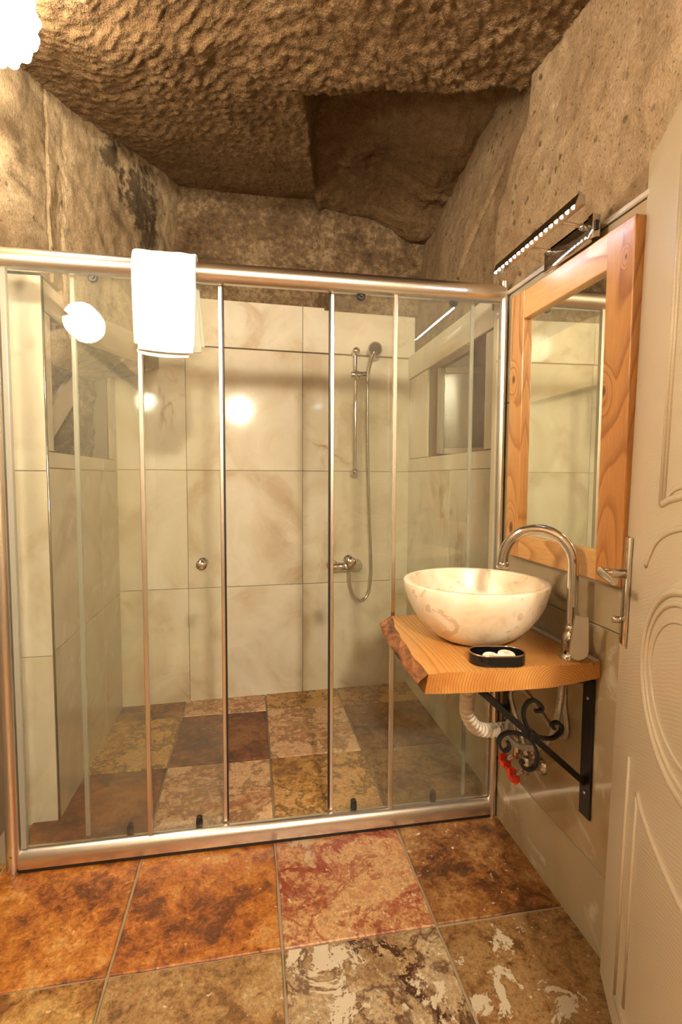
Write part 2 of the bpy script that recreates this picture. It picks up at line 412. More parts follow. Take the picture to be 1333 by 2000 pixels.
def floor_tile(x0, x1, y0, y1, key):
    g = 0.0035; j = lambda: random.uniform(-0.0015, 0.0015)
    bm = bmesh.new(); n = 5
    pts = []
    C = [(x0+g, y0+g), (x1-g, y0+g), (x1-g, y1-g), (x0+g, y1-g)]
    for a, b in zip(C, C[1:]+C[:1]):
        for k in range(n):
            t = k/n; pts.append((lerp(a[0], b[0], t)+j(), lerp(a[1], b[1], t)+j()))
    cx, cy = (x0+x1)/2, (y0+y1)/2
    ins = [(x+(cx-x)*0.012, y+(cy-y)*0.012) for x, y in pts]
    dz = random.uniform(-0.001, 0.001)
    a = [bm.verts.new((x-cx, y-cy, -0.012)) for x, y in pts]; b = [bm.verts.new((x-cx, y-cy, -0.003+dz)) for x, y in pts]; c = [bm.verts.new((x-cx, y-cy, dz)) for x, y in ins]
    m = len(pts)
    for r1, r2 in ((a, b), (b, c)):
        for k in range(m): bm.faces.new((r1[k], r1[(k+1) % m], r2[(k+1) % m], r2[k]))
    bm.faces.new(c)
    o = obj('floor_tile', bm, TM[key], floor); o.location = (cx, cy, 0); return o
rows = [(-0.425, 0.035, ['yellow', 'orange1', 'orange2', 'pink', 'brown']),
        (-0.85, -0.425, ['tan', 'yellow', 'tan', 'white', 'splash']),
        (-1.275, -0.85, ['brown', 'tan', 'orange2', 'yellow', 'pink']),
        (-1.70, -1.275, ['orange1', 'pink', 'gold', 'tan', 'brown']),
        (-2.125, -1.70, ['tan', 'gold', 'orange1', 'brown', 'tan']),
        (-2.55, -2.125, ['gold', 'tan', 'brown', 'orange1', 'gold']),
        (-2.975, -2.55, ['tan', 'brown', 'gold', 'tan', 'orange2'])]
for y0, y1, ks in rows:
    for i, k in enumerate(ks): floor_tile(XJ[i], XJ[i+1], y0, y1, k)
srows = [(0.035, 0.505, ['tan', 'dark', 'rosy', 'gold', 'tan']),
         (0.505, 0.975, ['gold', 'gold', 'dark', 'rosy', 'brown']),
         (0.975, 1.30, ['brown', 'brown', 'rosy', 'gold', 'gold'])]
SX = [-1.665, -1.241, -0.806, -0.39, 0.06]
for y0, y1, ks in srows:
    for i in range(4): floor_tile(SX[i], SX[i+1], y0, y1, ks[i+1])

# ---- ceiling: chiselled tuff with a raised pocket at the back right
def recess_mask(x, y):
    xl = -0.69 + (y-0.127)*0.165 + 0.012*noise.noise(Vector((y*9, 3, 0)))
    ye = 0.127 + (x+0.688)*-0.27 + 0.02*noise.noise(Vector((x*6, 1, 4)))
    return sst(-0.005, 0.02, x-xl)*sst(-0.005, 0.03, y-ye)
def ceil_pt(u, v):
    x = lerp(-1.95, 0.40, u); y = lerp(-0.85, 1.36, v)
    base = 2.52 + 0.205*max(0, y) - 0.06*sst(-0.1, -0.85, y)
    m = recess_mask(x, y)
    rec = 2.90 - 0.10*sst(0.15, 0.85, y) - 0.02*sst(0.84, 0.88, y) - 0.07*sst(0.9, 1.2, y) - 0.20*sst(-0.30, 0.12, x)*(1-0.3*y) + 0.03*frac(x*4, y*4, 5, 4)
    z = lerp(base, rec, m)
    rough = (1-m)*lerp(1.0, 0.45, sst(0.25, 1.0, y)) + m*0.5
    # adze marks: elongated lumps, turned with the place
    ang = lerp(0.15, 1.15, sst(-1.4, -0.5, x)); ca, sa = math.cos(ang), math.sin(ang)
    p = x*ca+y*sa; q = -x*sa+y*ca
    wob = 0.35*noise.noise(Vector((x*5, y*5, 2)))
    d = noise.voronoi(Vector((p*13+wob, q*30+wob, 0.3)))[0]
    d2 = noise.voronoi(Vector((p*30+wob+5, q*60+wob, 1.3)))[0]
    lum = (d[1]-d[0])
    z += rough*(-0.009*(1-min(1, d[0]*1.3)) - 0.006*lum + 0.010*frac(x*7, y*7, 1, 4) - 0.006*(1-min(1, d2[0]*1.4)) + 0.007*frac(x*34, y*34, 7, 3))
    z += 0.02*frac(x*2.0, y*2.0, 3, 3)
    return (x, y, z)
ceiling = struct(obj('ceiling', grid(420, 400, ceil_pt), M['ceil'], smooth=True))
bm = grid(24, 20, lambda u, v: (lerp(-1.95, 0.40, u), lerp(-3.3, -0.84, v), 2.46+0.03*frac(u*5, v*5, 2, 3)))
obj('ceiling_rear', bm, M['ceil'], ceiling, smooth=True)
bm = bmesh.new(); box(bm, -2.4, 0.6, -3.3, 1.6, 3.0, 3.05); obj('roof_slab', bm, M['plaster'], ceiling)

# ---- back wall: slightly turned
BA, BB = Vector((-1.57, 1.145, 0)), Vector((0.045, 1.222, 0))
BDIR = (BB-BA).normalized(); BANG = math.atan2(BDIR.y, BDIR.x)
def back_y(x): return BA.y + (x-BA.x)*BDIR.y/BDIR.x
bm = bmesh.new(); box(bm, -0.35, 2.1, 0.010, 0.2, -0.1, 2.19); box(bm, -0.35, 2.1, 0.12, 0.2, 2.19, 3.0)
wall_back = struct(obj('wall_back', bm, M['grout'])); wall_back.location = BA; wall_back.rotation_euler = (0, 0, BANG)
def wtile(parent, x0, x1, z0, z1, y=0.0, th=0.012, mat=None, name='wall_tile', g=0.0012):
    bm = bmesh.new(); hx, hz = (x1-x0)/2-g, (z1-z0)/2-g
    box(bm, -hx, hx, 0, th, -hz, hz, 0.0015, 1)
    o = obj(name, bm, mat or M['marble'], parent); o.location = ((x0+x1)/2, y, (z0+z1)/2); return o
cj = [-0.25, 0.35, 0.98, 1.64]
zr = [-0.01, 0.632, 1.278, 1.935]
for i in range(3):
    for j in range(3): wtile(wall_back, cj[i], cj[i+1], zr[j], zr[j+1])
for i in range(3): wtile(wall_back, cj[i], cj[i+1], 1.938, 2.185, -0.012, 0.022, name='wall_tile')
def backrock(u, v):
    x = lerp(-0.3, 1.95, u); z = lerp(2.17, 3.02, v)
    st = 0.025*sst(1.075, 1.095, x); gr = -0.02*math.exp(-((x-1.085)/0.010)**2)
    y = -0.006 - st*0.6 - gr + 0.012*frac(x*5, z*5, 4, 4) + 0.006*frac(x*22, z*22, 9, 4)
    y += 0.01*sst(2.45, 2.75, z)
    return (x, y+0.004, z)
o = obj('rock_face', grid(180, 80, backrock), M['rock_back'], wall_back, smooth=True)

# ---- left wall: pier and return tiled in marble, tuff leaning in above
bm = bmesh.new()
box(bm, -2.2, -1.745, -3.3, 0.235, -0.1, 3.0)
box(bm, -2.2, -1.585, 0.234, 0.290, -0.1, 1.9)
box(bm, -2.2, -1.585, 1.03, 1.5, -0.1, 1.9)
box(bm, -2.2, -1.585, 0.288, 1.032, -0.1, 1.325)
box(bm, -2.2, -1.90, 0.288, 1.032, 1.3, 1.9)
box(bm, -2.2, -1.585, 0.288, 1.032, 1.815, 1.9)
wall_left = struct(obj('wall_left', bm, M['grout']))
def ltile(y0, y1, z0, z1, x=-1.57, mat=None):      # facing +x
    o = wtile(wall_left, 0, y1-y0, z0, z1, mat=mat or M['marble_dull']); o.location = (x, (y0+y1)/2, (z0+z1)/2); o.rotation_euler = (0, 0, PI/2); return o
def ptile(x0, x1, z0, z1, y=0.22):                 # facing -y
    return wtile(wall_left, x0, x1, z0, z1, y)
for a, b in ((-0.01, 0.605), (0.605, 1.258), (1.258, 1.915)):
    ptile(-1.76, -1.5735, a, b)
for a, b in ((-0.01, 0.62), (0.62, 1.268)): 
    ltile(0.222, 0.84, a, b); ltile(0.84, 1.16, a, b)
ltile(0.222, 1.16, 1.268, 1.326); ltile(0.222, 0.282, 1.327, 1.80); ltile(1.035, 1.16, 1.327, 1.80); ltile(0.222, 1.16, 1.80, 1.91)
bm = bmesh.new(); sweep(bm, [(-1.571, 0.2205, 0), (-1.571, 0.2205, 1.91)], 0.0045, 8)
obj('corner_trim', bm, M['chrome_dk'], wall_left, smooth=True)
# niche: rough tuff lining with a slanting slab
def niche_pt(u, v):
    y = lerp(0.27, 1.05, u); z = lerp(1.30, 1.83, v)
    d = 0.27 - 0.20*sst(0.70, 1.03, y+0.12*(z-1.5)) 
    return (-1.58-d + 0.03*frac(y*5, z*5, 2, 4)+0.012*frac(y*20, z*20, 2, 3), y, z)
obj('niche_back', grid(60, 44, niche_pt), M['rock_back'], wall_left, smooth=True)
bm = bmesh.new(); sweep(bm, [(-1.74, 0.50, 1.33), (-1.72, 0.66, 1.46), (-1.69, 0.88, 1.66)], 0.02, 6, section=[(-0.05, -0.012), (0.05, -0.012), (0.05, 0.012), (-0.05, 0.012)])
obj('niche_slab', bm, M['marble_dull'], wall_left)
bm = bmesh.new(); sweep(bm, [(-1.80, 0.30, 1.69), (-1.75, 0.95, 1.66)], 0.008, 8); obj('niche_rod', bm, M['plaster'], wall_left, smooth=True)
# tuff above: flush with the tiles near the glass, then leaning out over them like a wedge
def left_edges(y):
    if y < 0.33:
        k = sst(0.33, -0.15, y); xb = lerp(-1.580, -1.71, k); xt = lerp(-1.585, -1.69, k); zb = 1.93
    else:
        k = (y-0.33)/0.82; k1 = max(0.0, (y-0.42)/0.72)
        xb = lerp(-1.572, -1.375, k1); xt = lerp(-1.58, -1.245, k); zb = lerp(1.93, lerp(1.752, 1.80, k), sst(0.415, 0.43, y))
    return xb, xt, zb
def left_face(y, z, s):
    xb, xt, zb = left_edges(y); k2 = sst(zb, 2.75, z)
    return lerp(xb, xt, k2) + s*(0.010*frac(y*3, z*3, 8, 3) + 0.006*frac(y*14, z*14, 5, 4))
def leftrock(u, v):
    y = lerp(-3.3, 0.30, u/0.35) if u < 0.35 else lerp(0.30, 1.36, (u-0.35)/0.65)
    xb, xt, zb = left_edges(y)
    if v < 0.12:
        t = v/0.12; x = lerp(-1.64, left_face(y, zb, 0.3), t); z = lerp(zb-0.085*sst(0.42, 0.5, y), zb, t); return (x, y, z)
    z = lerp(zb, 3.0, (v-0.12)/0.88)
    return (left_face(y, z, 0.3 + 0.7*sst(zb+0.10, zb+0.2, z)), y, z)
obj('rock_face', grid(380, 130, leftrock), M['rock_left'], wall_left, smooth=True)
def band_pt(u, v):
    y = lerp(0.435, 1.20, u); xb, xt, zb = left_edges(y); z = zb + 0.004 + 0.13*v + (0.006*noise.noise(Vector((y*9, 4, 4))) if v > 0.9 else 0)
    return (left_face(y, z, 0.3)+0.005, y, z)
o = obj('plaster_band', grid(60, 8, band_pt), M['plaster'], wall_left, smooth=True); md = o.modifiers.new('thick', 'SOLIDIFY'); md.thickness = 0.012

# ---- right wall
bm = bmesh.new()
box(bm, 0.012, 0.6, -3.3, 0.06, -0.1, 1.86); box(bm, 0.20, 0.6, -3.3, 1.5, 1.95, 3.0)
box(bm, 0.052, 0.6, 0.05, 0.235, -0.1, 1.95); box(bm, 0.052, 0.6, 0.90, 1.5, -0.1, 1.95)
box(bm, 0.052, 0.6, 0.234, 0.901, -0.1, 1.35); box(bm, 0.052, 0.6, 0.234, 0.901, 1.815, 1.95); box(bm, 0.36, 0.6, 0.234, 0.901, 1.3, 1.9)
wall_right = struct(obj('wall_right', bm, plain('dark_bedding', (0.17, 0.115, 0.07), 0.9)))
def rtile(y0, y1, z0, z1, x=0.0, mat=None):        # facing -x
    o = wtile(wall_right, 0, y1-y0, z0, z1, mat=mat); o.location = (x, (y0+y1)/2, (z0+z1)/2); o.rotation_euler = (0, 0, -PI/2); return o
for a, b in ((-0.01, 0.22), (0.22, 0.86), (0.86, 1.50), (1.50, 1.868)):
    for c, d in ((-3.2, -2.6), (-2.6, -2.0), (-2.0, -1.36), (-1.36, -0.72), (-0.72, 0.045)): rtile(c, d, a, b, mat=M['marble_brown_shade'])
for a, b in ((-0.01, 0.632), (0.632, 1.278)): rtile(0.06, 0.58, a, b, 0.04); rtile(0.58, 1.22, a, b, 0.04)
rtile(0.06, 1.22, 1.278, 1.352, 0.04); rtile(0.06, 0.232, 1.353, 1.812, 0.04); rtile(0.905, 1.22, 1.353, 1.812, 0.04); rtile(0.06, 1.22, 1.813, 1.945, 0.032)
bm = bmesh.new(); box(bm, 0.0005, 0.05, 0.045, 0.0605, -0.01, 1.87); obj('wall_return', bm, M['marble'], wall_right)
def rightrock(u, v):
    y = lerp(-3.3, 1.36, u); z = lerp(1.86, 3.0, v)
    # boundary of the scooped hollow over the shower
    if z < 2.2: yb = 0.115
    else: yb = lerp(0.115, -0.10, sst(2.2, 2.42, z))
    yb += 0.02*noise.noise(Vector((z*7, 0, 3)))
    k = sst(yb-0.004, yb+0.016, y)
    x = 0.006 + 0.045*k + 0.035*sst(0.2, 1.2, y)*k + 0.05*k*sst(2.3, 2.75, z) + 0.03*math.exp(-((y-yb-0.015)/0.016)**2)*sst(1.9, 2.1, z)
    # curved ridge inside the hollow
    yr = 0.95 - 1.9*(z-1.98); x += 0.022*k*math.exp(-((y-yr-0.04*noise.noise(Vector((z*9, 2, 2))))/0.022)**2)*sst(2.42, 2.36, z)
    hole = math.exp(-(((y-0.125)/0.018)**2+((z-2.20)/0.03)**2)); x += 0.04*hole
    x += 0.012*frac(y*3.5, z*3.5, 6, 4) + 0.004*frac(y*18, z*18, 5, 4)
    if z < 1.90: x = max(x, 0.004)
    return (x, y, z)
obj('rock_face', grid(400, 120, rightrock), M['rock'], wall_right, smooth=True)
bm = bmesh.new(); box(bm, -0.006, 0.006, -2.0, 0.04, 1.869, 1.884, 0.003, 1); obj('plaster_edge', bm, M['plaster'], wall_right)

# ---- wall behind the camera
bm = bmesh.new(); box(bm, -2.4, 0.6, -3.35, -3.2, -0.1, 3.0)
wf = struct(obj('wall_front', bm, plain('dark_plaster', (0.22, 0.16, 0.10), 0.9)))

# ---- small casement window standing ajar in the right niche
n = NT('wet_pane'); v = n.coords(scale=(1, 1, 0.25))
drop = n.noise(v, 160, 4, 0.7)
n.bsdf(Base_Color=(0.07, 0.058, 0.04), Roughness=0.13, Specular_IOR_Level=1.0, Normal=n.bump(drop, 0.3, 0.004))
M['win_glass'] = n.m
M['sash'] = plain('painted_sash', (0.28, 0.22, 0.15), 0.5)
win = struct(empty('window_1', (0.062, 0.815, 1.365), math.radians(-18.65))); win.rotation_euler.x = 0.024
W_, H_ = 0.30, 0.435
for a in ((0, 0.035, 0, H_), (W_-0.035, W_, 0, H_), (0.036, W_-0.036, 0, 0.03), (0.036, W_-0.036, H_-0.03, H_)):
    bm = bmesh.new(); box(bm, a[0], a[1], 0, 0.025, a[2], a[3], 0.003); obj('sash_bar', bm, M['sash'], win)
bm = bmesh.new(); box(bm, 0.03, W_-0.03, 0.010, 0.015, 0.026, H_-0.026); obj('pane', bm, M['win_glass'], win)

# ================================================================== SHOWER ENCLOSURE
sh = tag(empty('shower_enclosure', (-0.81, 0, 0)), 'sliding glass shower enclosure with brushed aluminium rails and posts', 'shower')
def P(name, bm, mat, smooth=False, ang=None, parent=None): 
    o = obj(name, bm, mat, parent or sh, smooth, ang)
    if parent is None: o.location = (0.81, 0, 0)
    return o
# rounded rail profiles
sec = [(0.030*math.sin(t)*1.05, -0.030*math.cos(t)) for t in [PI*k/14 for k in range(15)]]
prof = [(0.031*math.cos(a)-0.0, 0.031*math.sin(a)) for a in [2*PI*k/28 for k in range(28)]]
bm = bmesh.new(); sweep(bm, [(-1.612, -0.006, 1.875), (-0.018, -0.006, 1.875)], 1, section=[(1.02*a, 1.0*b) for a, b in prof], up=(0, 0, 1)); P('top_rail', bm, M['alu'], ang=40)
half = [(0.0, 0.028), (0.0, -0.028)] + [(0.055*math.sin(t)**0.7, -0.028*math.cos(t)) for t in [PI*k/12 for k in range(1, 12)]]
bm = bmesh.new(); sweep(bm, [(-1.605, -0.002, 0.012), (-0.026, -0.002, 0.012)], 1, section=half, up=(0, 0, 1)); P('bottom_rail', bm, M['alu'], ang=50)
bm = bmesh.new(); box(bm, -1.605, -0.026, -0.029, 0.03, 0.0012, 0.012); P('sill_seal', bm, M['rubber'])
for x0, x1 in ((-1.645, -1.603), (-0.030, -0.0015)):
    bm = bmesh.new(); 
    pf = [(-0.028, -0.5), (0.028, -0.5), (0.028, 0.5)] + [(0.030*math.cos(t), 0.5*math.cos(t)) for t in ()] + [(-0.028, 0.5)]
    cxm, wd = (x0+x1)/2, (x1-x0)
    ring = [(cxm+wd*0.5*math.cos(t)*(1 if abs(math.cos(t)) > 0.999 else 1), -0.012-0.022*max(0, math.sin(t))) for t in [PI*k/10 for k in range(11)]]
    pts = [(x1, 0.026)] + ring + [(x0, 0.026)]
    prism(bm, pts[::-1], 0.0, 1.912); P('post', bm, M['alu'], ang=40)
for x, z in ((-1.622, 0.06), (-1.622, 1.0)):
    bm = bmesh.new(); sphere(bm, (x, -0.034, z), 0.004, 10, 6, (1, 0.5, 1)); P('screw', bm, M['chrome_dk'], True)
def pane(name, x0, x1, y, z0=0.055, z1=1.85):
    bm = bmesh.new(); box(bm, x0, x1, y-0.003, y+0.003, z0, z1); return P(name, bm, M['glass'])
fl = pane('fixed_glass', -1.60, -1.216, -0.008); fr = pane('fixed_glass', -0.400, -0.031, -0.008)
dl = pane('sliding_door', -1.412, -0.972, 0.018); dr = pane('sliding_door', -0.612, -0.115, 0.018)
def strip(par, x, y, w=0.010, d=0.012, mat='seal', z0=0.07, z1=1.846):
    bm = bmesh.new(); box(bm, x-w/2, x+w/2, y-d/2, y+d/2, z0, z1, 0.002); o = obj('seal_strip', bm, M[mat], par); return o
strip(fl, -1.2145, -0.008, 0.014, 0.018, 'alu'); strip(fr, -0.4005, -0.008, 0.014, 0.018, 'alu')
strip(fl, -1.592, -0.008, 0.016, 0.02, 'seal')
strip(dl, -1.412, 0.018, 0.014); strip(dl, -0.9735, 0.018, 0.012, 0.020, 'alu'); strip(dl, -0.9655, 0.018, 0.006, 0.016, 'rubber')
strip(dr, -0.6105, 0.018, 0.012, 0.020, 'alu'); strip(dr, -0.6185, 0.018, 0.006, 0.016, 'rubber'); strip(dr, -0.115, 0.018, 0.012)
def knob(par, x, z):
    bm = bmesh.new(); 
    lathe(bm, [(0, 0), (0.011, 0), (0.011, 0.010), (0.0155, 0.014), (0.018, 0.022), (0.016, 0.030), (0.008, 0.034), (0, 0.035)], 20, axis_mat((x, 0.0145, z), (0, -1, 0)))
    lathe(bm, [(0, 0), (0.011, 0), (0.011, 0.010), (0.0155, 0.014), (0.018, 0.022), (0.014, 0.030), (0, 0.032)], 20, axis_mat((x, 0.0215, z), (0, 1, 0)))
    obj('knob', bm, M['chrome'], par, ang=50)
knob(dl, -1.040, 0.955); knob(dr, -0.548, 0.953)
def roller(par, x, z):
    bm = bmesh.new(); cyl(bm, (x, 0.002, z), (x, 0.0145, z), 0.0145, 18, 0.003); cyl(bm, (x, -0.004, z), (x, 0.002, z), 0.006, 12, 0.001)
    obj('roller', bm, M['rubber'], par, ang=40)
for par, xs in ((dl, (-1.35, -1.08)), (dr, (-0.515, -0.19))):
    for x in xs: roller(par, x, 1.842)
for par, xs in ((dl, (-1.28, -1.06)), (dr, (-0.53, -0.235))):
    for x in xs:
        bm = bmesh.new(); box(bm, x-0.011, x+0.011, 0.0, 0.0145, 0.066, 0.090, 0.004); cyl(bm, (x, -0.002, 0.093), (x, 0.0145, 0.093), 0.010, 14, 0.002)
        obj('bottom_guide', bm, M['rubber'], par, ang=40)

# ---- towel over the top rail
n = NT('white_terry'); v = n.coords()
n.bsdf(Base_Color=(0.90, 0.88, 0.84), Roughness=0.95, Normal=n.bump(n.noise(v, 420, 3), 0.5, 0.003), Sheen_Weight=0.3)
M['terry'] = n.m
tw = tag(empty('hand_towel', (-1.13, 0, 1.88)), 'white folded hand towel draped over the top shower rail', 'towel')
def towel_profile(r, zf, zb):
    pr = []
    for k in range(14): pr.append((-0.006-r-0.004, lerp(zf, 1.875, k/14)))
    for k in range(13): a = PI*k/12; pr.append((-0.006-r*math.cos(a), 1.875+r*math.sin(a)*1.02))
    for k in range(1, 15): pr.append((-0.006+r+0.004, lerp(1.875, zb, k/14)))
    return pr
def towel_sheet(name, x0, x1, r, zf, zb, th, skew=0.0, seed=0):
    pr = towel_profile(r, zf, zb); nu = 22; nv = len(pr)
    def fn(u, v):
        i = min(nv-1, int(round(v*(nv-1)))); y, z = pr[i]
        fr_ = (1.875-z) if i < 14 else 0
        x = lerp(x0, x1, u)
        x += (0.5-u)*0.06*max(0, 1.80-z)*(1 if i < 20 else -0.3) + (skew*max(0, 1.85-z) if i > 26 else 0)
        y += 0.0035*noise.noise(Vector((u*4+seed, z*9, 1))) - (0.010*max(0, (1.80-z)/0.2) if i < 14 else -0.01*max(0, (1.80-z)/0.2))
        z += 0.004*noise.noise(Vector((u*5, seed, 3))) - (0.014*u if i < 12 else 0)*0.4
        # woven band near the hem
        if i < 14 and (abs(z-1.70) < 0.012 or abs(z-1.655) < 0.008): y += 0.0025
        return (x+1.13, y, z-1.88)
    bm = grid(nu, nv, fn)
    o = obj(name, bm, M['terry'], tw, smooth=True)
    md = o.modifiers.new('thick', 'SOLIDIFY'); md.thickness = th; md.offset = 0
    sb = o.modifiers.new('sub', 'SUBSURF'); sb.levels = 1; sb.render_levels = 1
    return o
towel_sheet('outer_layer', -1.226, -1.040, 0.048, 1.632, 1.66, 0.009, 0.08)
towel_sheet('inner_layer', -1.214, -1.046, 0.0375, 1.622, 1.64, 0.007, 0.05, 4)
# rolled lower fold
bm = bmesh.new(); L = []
path = [(-1.050, -0.068, 1.624), (-1.10, -0.069, 1.622), (-1.16, -0.070, 1.625), (-1.200, -0.067, 1.629), (-1.206, -0.060, 1.624), (-1.19, -0.056, 1.616), (-1.13, -0.056, 1.610), (-1.065, -0.055, 1.613)]
pp = catmull([(a+1.13, b, c-1.88) for a, b, c in path], 6)
sweep(bm, pp, 1, section=[(-0.012, -0.0035), (-0.012, 0.0035), (0.016, 0.0035), (0.016, -0.0035)], up=(0, 0, 1)); obj('hem_fold', bm, M['terry'], tw, ang=60)

# ---- shower set on the back wall
def back(x, off, z): return Vector((x, back_y(x)-off, z))
ss = tag(empty('shower_set', back(-0.295, 0, 1.28)), 'chrome hand shower on a slide bar with long hose', 'shower head')
def S(name, bm, mat, **k):
    o = obj(name, bm, M[mat], ss, **k); o.location = -ss.location; return o
bm = bmesh.new(); cyl(bm, back(-0.297, 0.055, 1.26), back(-0.297, 0.055, 1.955), 0.0095, 14); S('slide_bar', bm, 'chrome', ang=40)
for z in (1.272, 1.945):
    bm = bmesh.new(); cyl(bm, back(-0.297, 0.0, z), back(-0.297, 0.070, z), 0.019, 20, 0.005); sphere(bm, back(-0.297, 0.068, z), 0.023, 18, 10); S('bar_bracket', bm, 'chrome', ang=50)
bm = bmesh.new(); cyl(bm, back(-0.325, 0.06, 1.815), back(-0.235, 0.075, 1.815), 0.020, 18, 0.004); sphere(bm, back(-0.297, 0.058, 1.815), 0.029, 16, 10); S('slider', bm, 'chrome', ang=50)
bm = bmesh.new(); hp = catmull([back(-0.232, 0.075, 1.77), back(-0.228, 0.08, 1.84), back(-0.215, 0.095, 1.90), back(-0.198, 0.11, 1.94)], 6)
sweep(bm, hp, [0.011+0.004*i/len(hp) for i in range(len(hp))], 14); S('handle', bm, 'chrome', smooth=True)
bm = bmesh.new(); lathe(bm, [(0, 0), (0.018, 0), (0.034, 0.012), (0.041, 0.026), (0.040, 0.034), (0, 0.034)], 26, axis_mat(back(-0.196, 0.088, 1.958), (-0.1, -1, -0.28))); S('spray_head', bm, 'chrome', ang=50)
bm = bmesh.new(); lathe(bm, [(0, 0), (0.034, 0), (0.034, 0.003), (0, 0.003)], 24, axis_mat(back(-0.196, 0.088, 1.958)+Vector((-0.1, -1, -0.28)).normalized()*0.0335, (-0.1, -1, -0.28))); S('spray_face', bm, 'rubber')
bm = bmesh.new(); hz = catmull([back(-0.232, 0.075, 1.775), back(-0.226, 0.06, 1.5), back(-0.212, 0.05, 1.1), back(-0.200, 0.05, 0.85), back(-0.196, 0.05, 0.68), back(-0.215, 0.055, 0.57), back(-0.255, 0.06, 0.535), back(-0.300, 0.06, 0.56), back(-0.325, 0.06, 0.63), back(-0.328, 0.06, 0.705)], 22)
sweep(bm, hz, [0.0082+0.0012*(i % 2) for i in range(len(hz))], 10); S('hose', bm, 'chrome_dk', smooth=True)
mx = tag(empty('shower_mixer', back(-0.33, 0, 0.735)), 'chrome shower mixer valve low on the marble back wall', 'tap')
def S2(name, bm, mat, **k):
    o = obj(name, bm, M[mat], mx, **k); o.location = -mx.location; return o
bm = bmesh.new(); cyl(bm, back(-0.44, 0.06, 0.735), back(-0.255, 0.06, 0.735), 0.024, 22, 0.006); S2('body', bm, 'chrome', ang=50)
for x in (-0.42, -0.275):
    bm = bmesh.new(); lathe(bm, [(0, 0), (0.034, 0), (0.032, 0.010), (0.018, 0.014), (0.018, 0.05), (0, 0.05)], 22, axis_mat(back(x, 0.0, 0.735), (0, -1, 0))); S2('wall_rosette', bm, 'chrome', ang=50)
bm = bmesh.new(); lathe(bm, [(0, 0), (0.021, 0), (0.024, 0.02), (0.020, 0.032), (0, 0.036)], 22, axis_mat(back(-0.345, 0.075, 0.745), (0, -1, 0.35))); sweep(bm, [back(-0.345, 0.10, 0.755), back(-0.345, 0.15, 0.80)], [0.008, 0.006], 10); S2('lever', bm, 'chrome', ang=50)

# ================================================================== WASHSTAND
wood_top = wood_mat('pine_slab', 'y', (0.66, 0.35, 0.105), (0.38, 0.14, 0.03), ring=60, rnd=0.0, rough=0.33, wob=18.0)
n = NT('pine_end_grain'); v = n.coords(scale=(1, 0.05, 1.25))
dd = n.node('VectorMath', operation='DISTANCE'); n.ins(dd, 0, v); dd.inputs[1].default_value = (-0.115, -0.028, 0.715*1.25)
ph = n.math('ADD', n.math('MULTIPLY', dd.outputs['Value'], 135.0), n.math('MULTIPLY', n.noise(v, 14, 3), 2.2))
bd = n.ramp(n.math('FRACT', ph), [(0.0, 0.0), (0.55, 0.2), (0.9, 1.0), (1.0, 0.0)])
c = n.mix(n.math('MULTIPLY', bd, 0.75), (0.62, 0.31, 0.085), (0.30, 0.10, 0.02))
c = n.mix(n.ramp(n.noise(v, 9, 4), [(0.45, 0.0), (0.7, 0.6)]), c, (0.40, 0.13, 0.025))
ck = n.ramp(n.math('ABSOLUTE', n.math('SUBTRACT', n.noise(n.coords(scale=(1, 0.05, 0.35), rot=(0, 0.5, 0)), 16, 4), 0.5)), [(0.0, 1.0), (0.012, 0.0)])
c = n.mix(n.math('MULTIPLY', ck, n.ramp(n.noise(v, 6, 2), [(0.52, 0.0), (0.58, 0.9)])), c, (0.09, 0.03, 0.01))
n.bsdf(Base_Color=c, Roughness=0.42, Normal=n.bump(bd, 0.1, 0.003)); wood_end = n.m
n = NT('bark'); v = n.coords(scale=(1, 0.35, 1))
c = n.ramp(n.noise(v, 38, 7, 0.6, 0.8), [(0.32, (0.05, 0.018, 0.008)), (0.5, (0.22, 0.075, 0.022)), (0.68, (0.45, 0.19, 0.06))])
n.bsdf(Base_Color=c, Roughness=0.6, Normal=n.bump(n.noise(v, 60, 6, 0.65), 0.7, 0.01)); M['bark'] = n.m
ZT, ZB = 0.77, 0.716
slab = tag(empty('wood_countertop', (0, -0.3, ZB)), 'thick live-edge pine slab counter under the stone basin', 'countertop')
NE = 26
def edge_top(t): return Vector((lerp(-0.413, -0.467, t)+0.006*noise.noise(Vector((t*6, 0, 0)))-0.012*math.sin(t*PI), lerp(-0.042, -0.560, t), ZT))
def edge_mid(t): return Vector((lerp(-0.448, -0.484, t)+0.010*noise.noise(Vector((t*7, 3, 0)))-0.010*math.sin(t*PI), lerp(-0.042, -0.553, t), ZT-0.024+0.006*noise.noise(Vector((t*9, 5, 0)))))
def edge_bot(t): return Vector((lerp(-0.440, -0.470, t)+0.012*noise.noise(Vector((t*7, 8, 0))), lerp(-0.042, -0.545, t), ZB))
bm = bmesh.new()
A = [edge_top(i/NE) for i in range(NE+1)]; B = [edge_bot(i/NE) for i in range(NE+1)]
endt = [Vector((-0.467+(0.4655)*k/10, -0.560+0.004*math.sin(k*1.3)+0.006*k/10, ZT)) for k in range(1, 11)]
endb = [Vector((-0.470+(0.4685)*k/10, -0.547-0.012*math.sin(k/10*PI)-0.006*k/10, ZB+0.012*sst(7, 10, k))) for k in range(1, 11)]
topo = A + endt + [Vector((-0.0015, -0.042, ZT))]; boto = B + endb + [Vector((-0.0015, -0.042, ZB))]
ta = [bm.verts.new(p) for p in topo]; ba = [bm.verts.new(p) for p in boto]
bm.faces.new(ta); bm.faces.new(ba[::-1]); N = len(ta)
for i in range(N): bm.faces.new((ta[i], ba[i], ba[(i+1) % N], ta[(i+1) % N]))
o = obj('slab', bm, wood_top, slab); o.location = -slab.location
o.data.materials.append(wood_end)
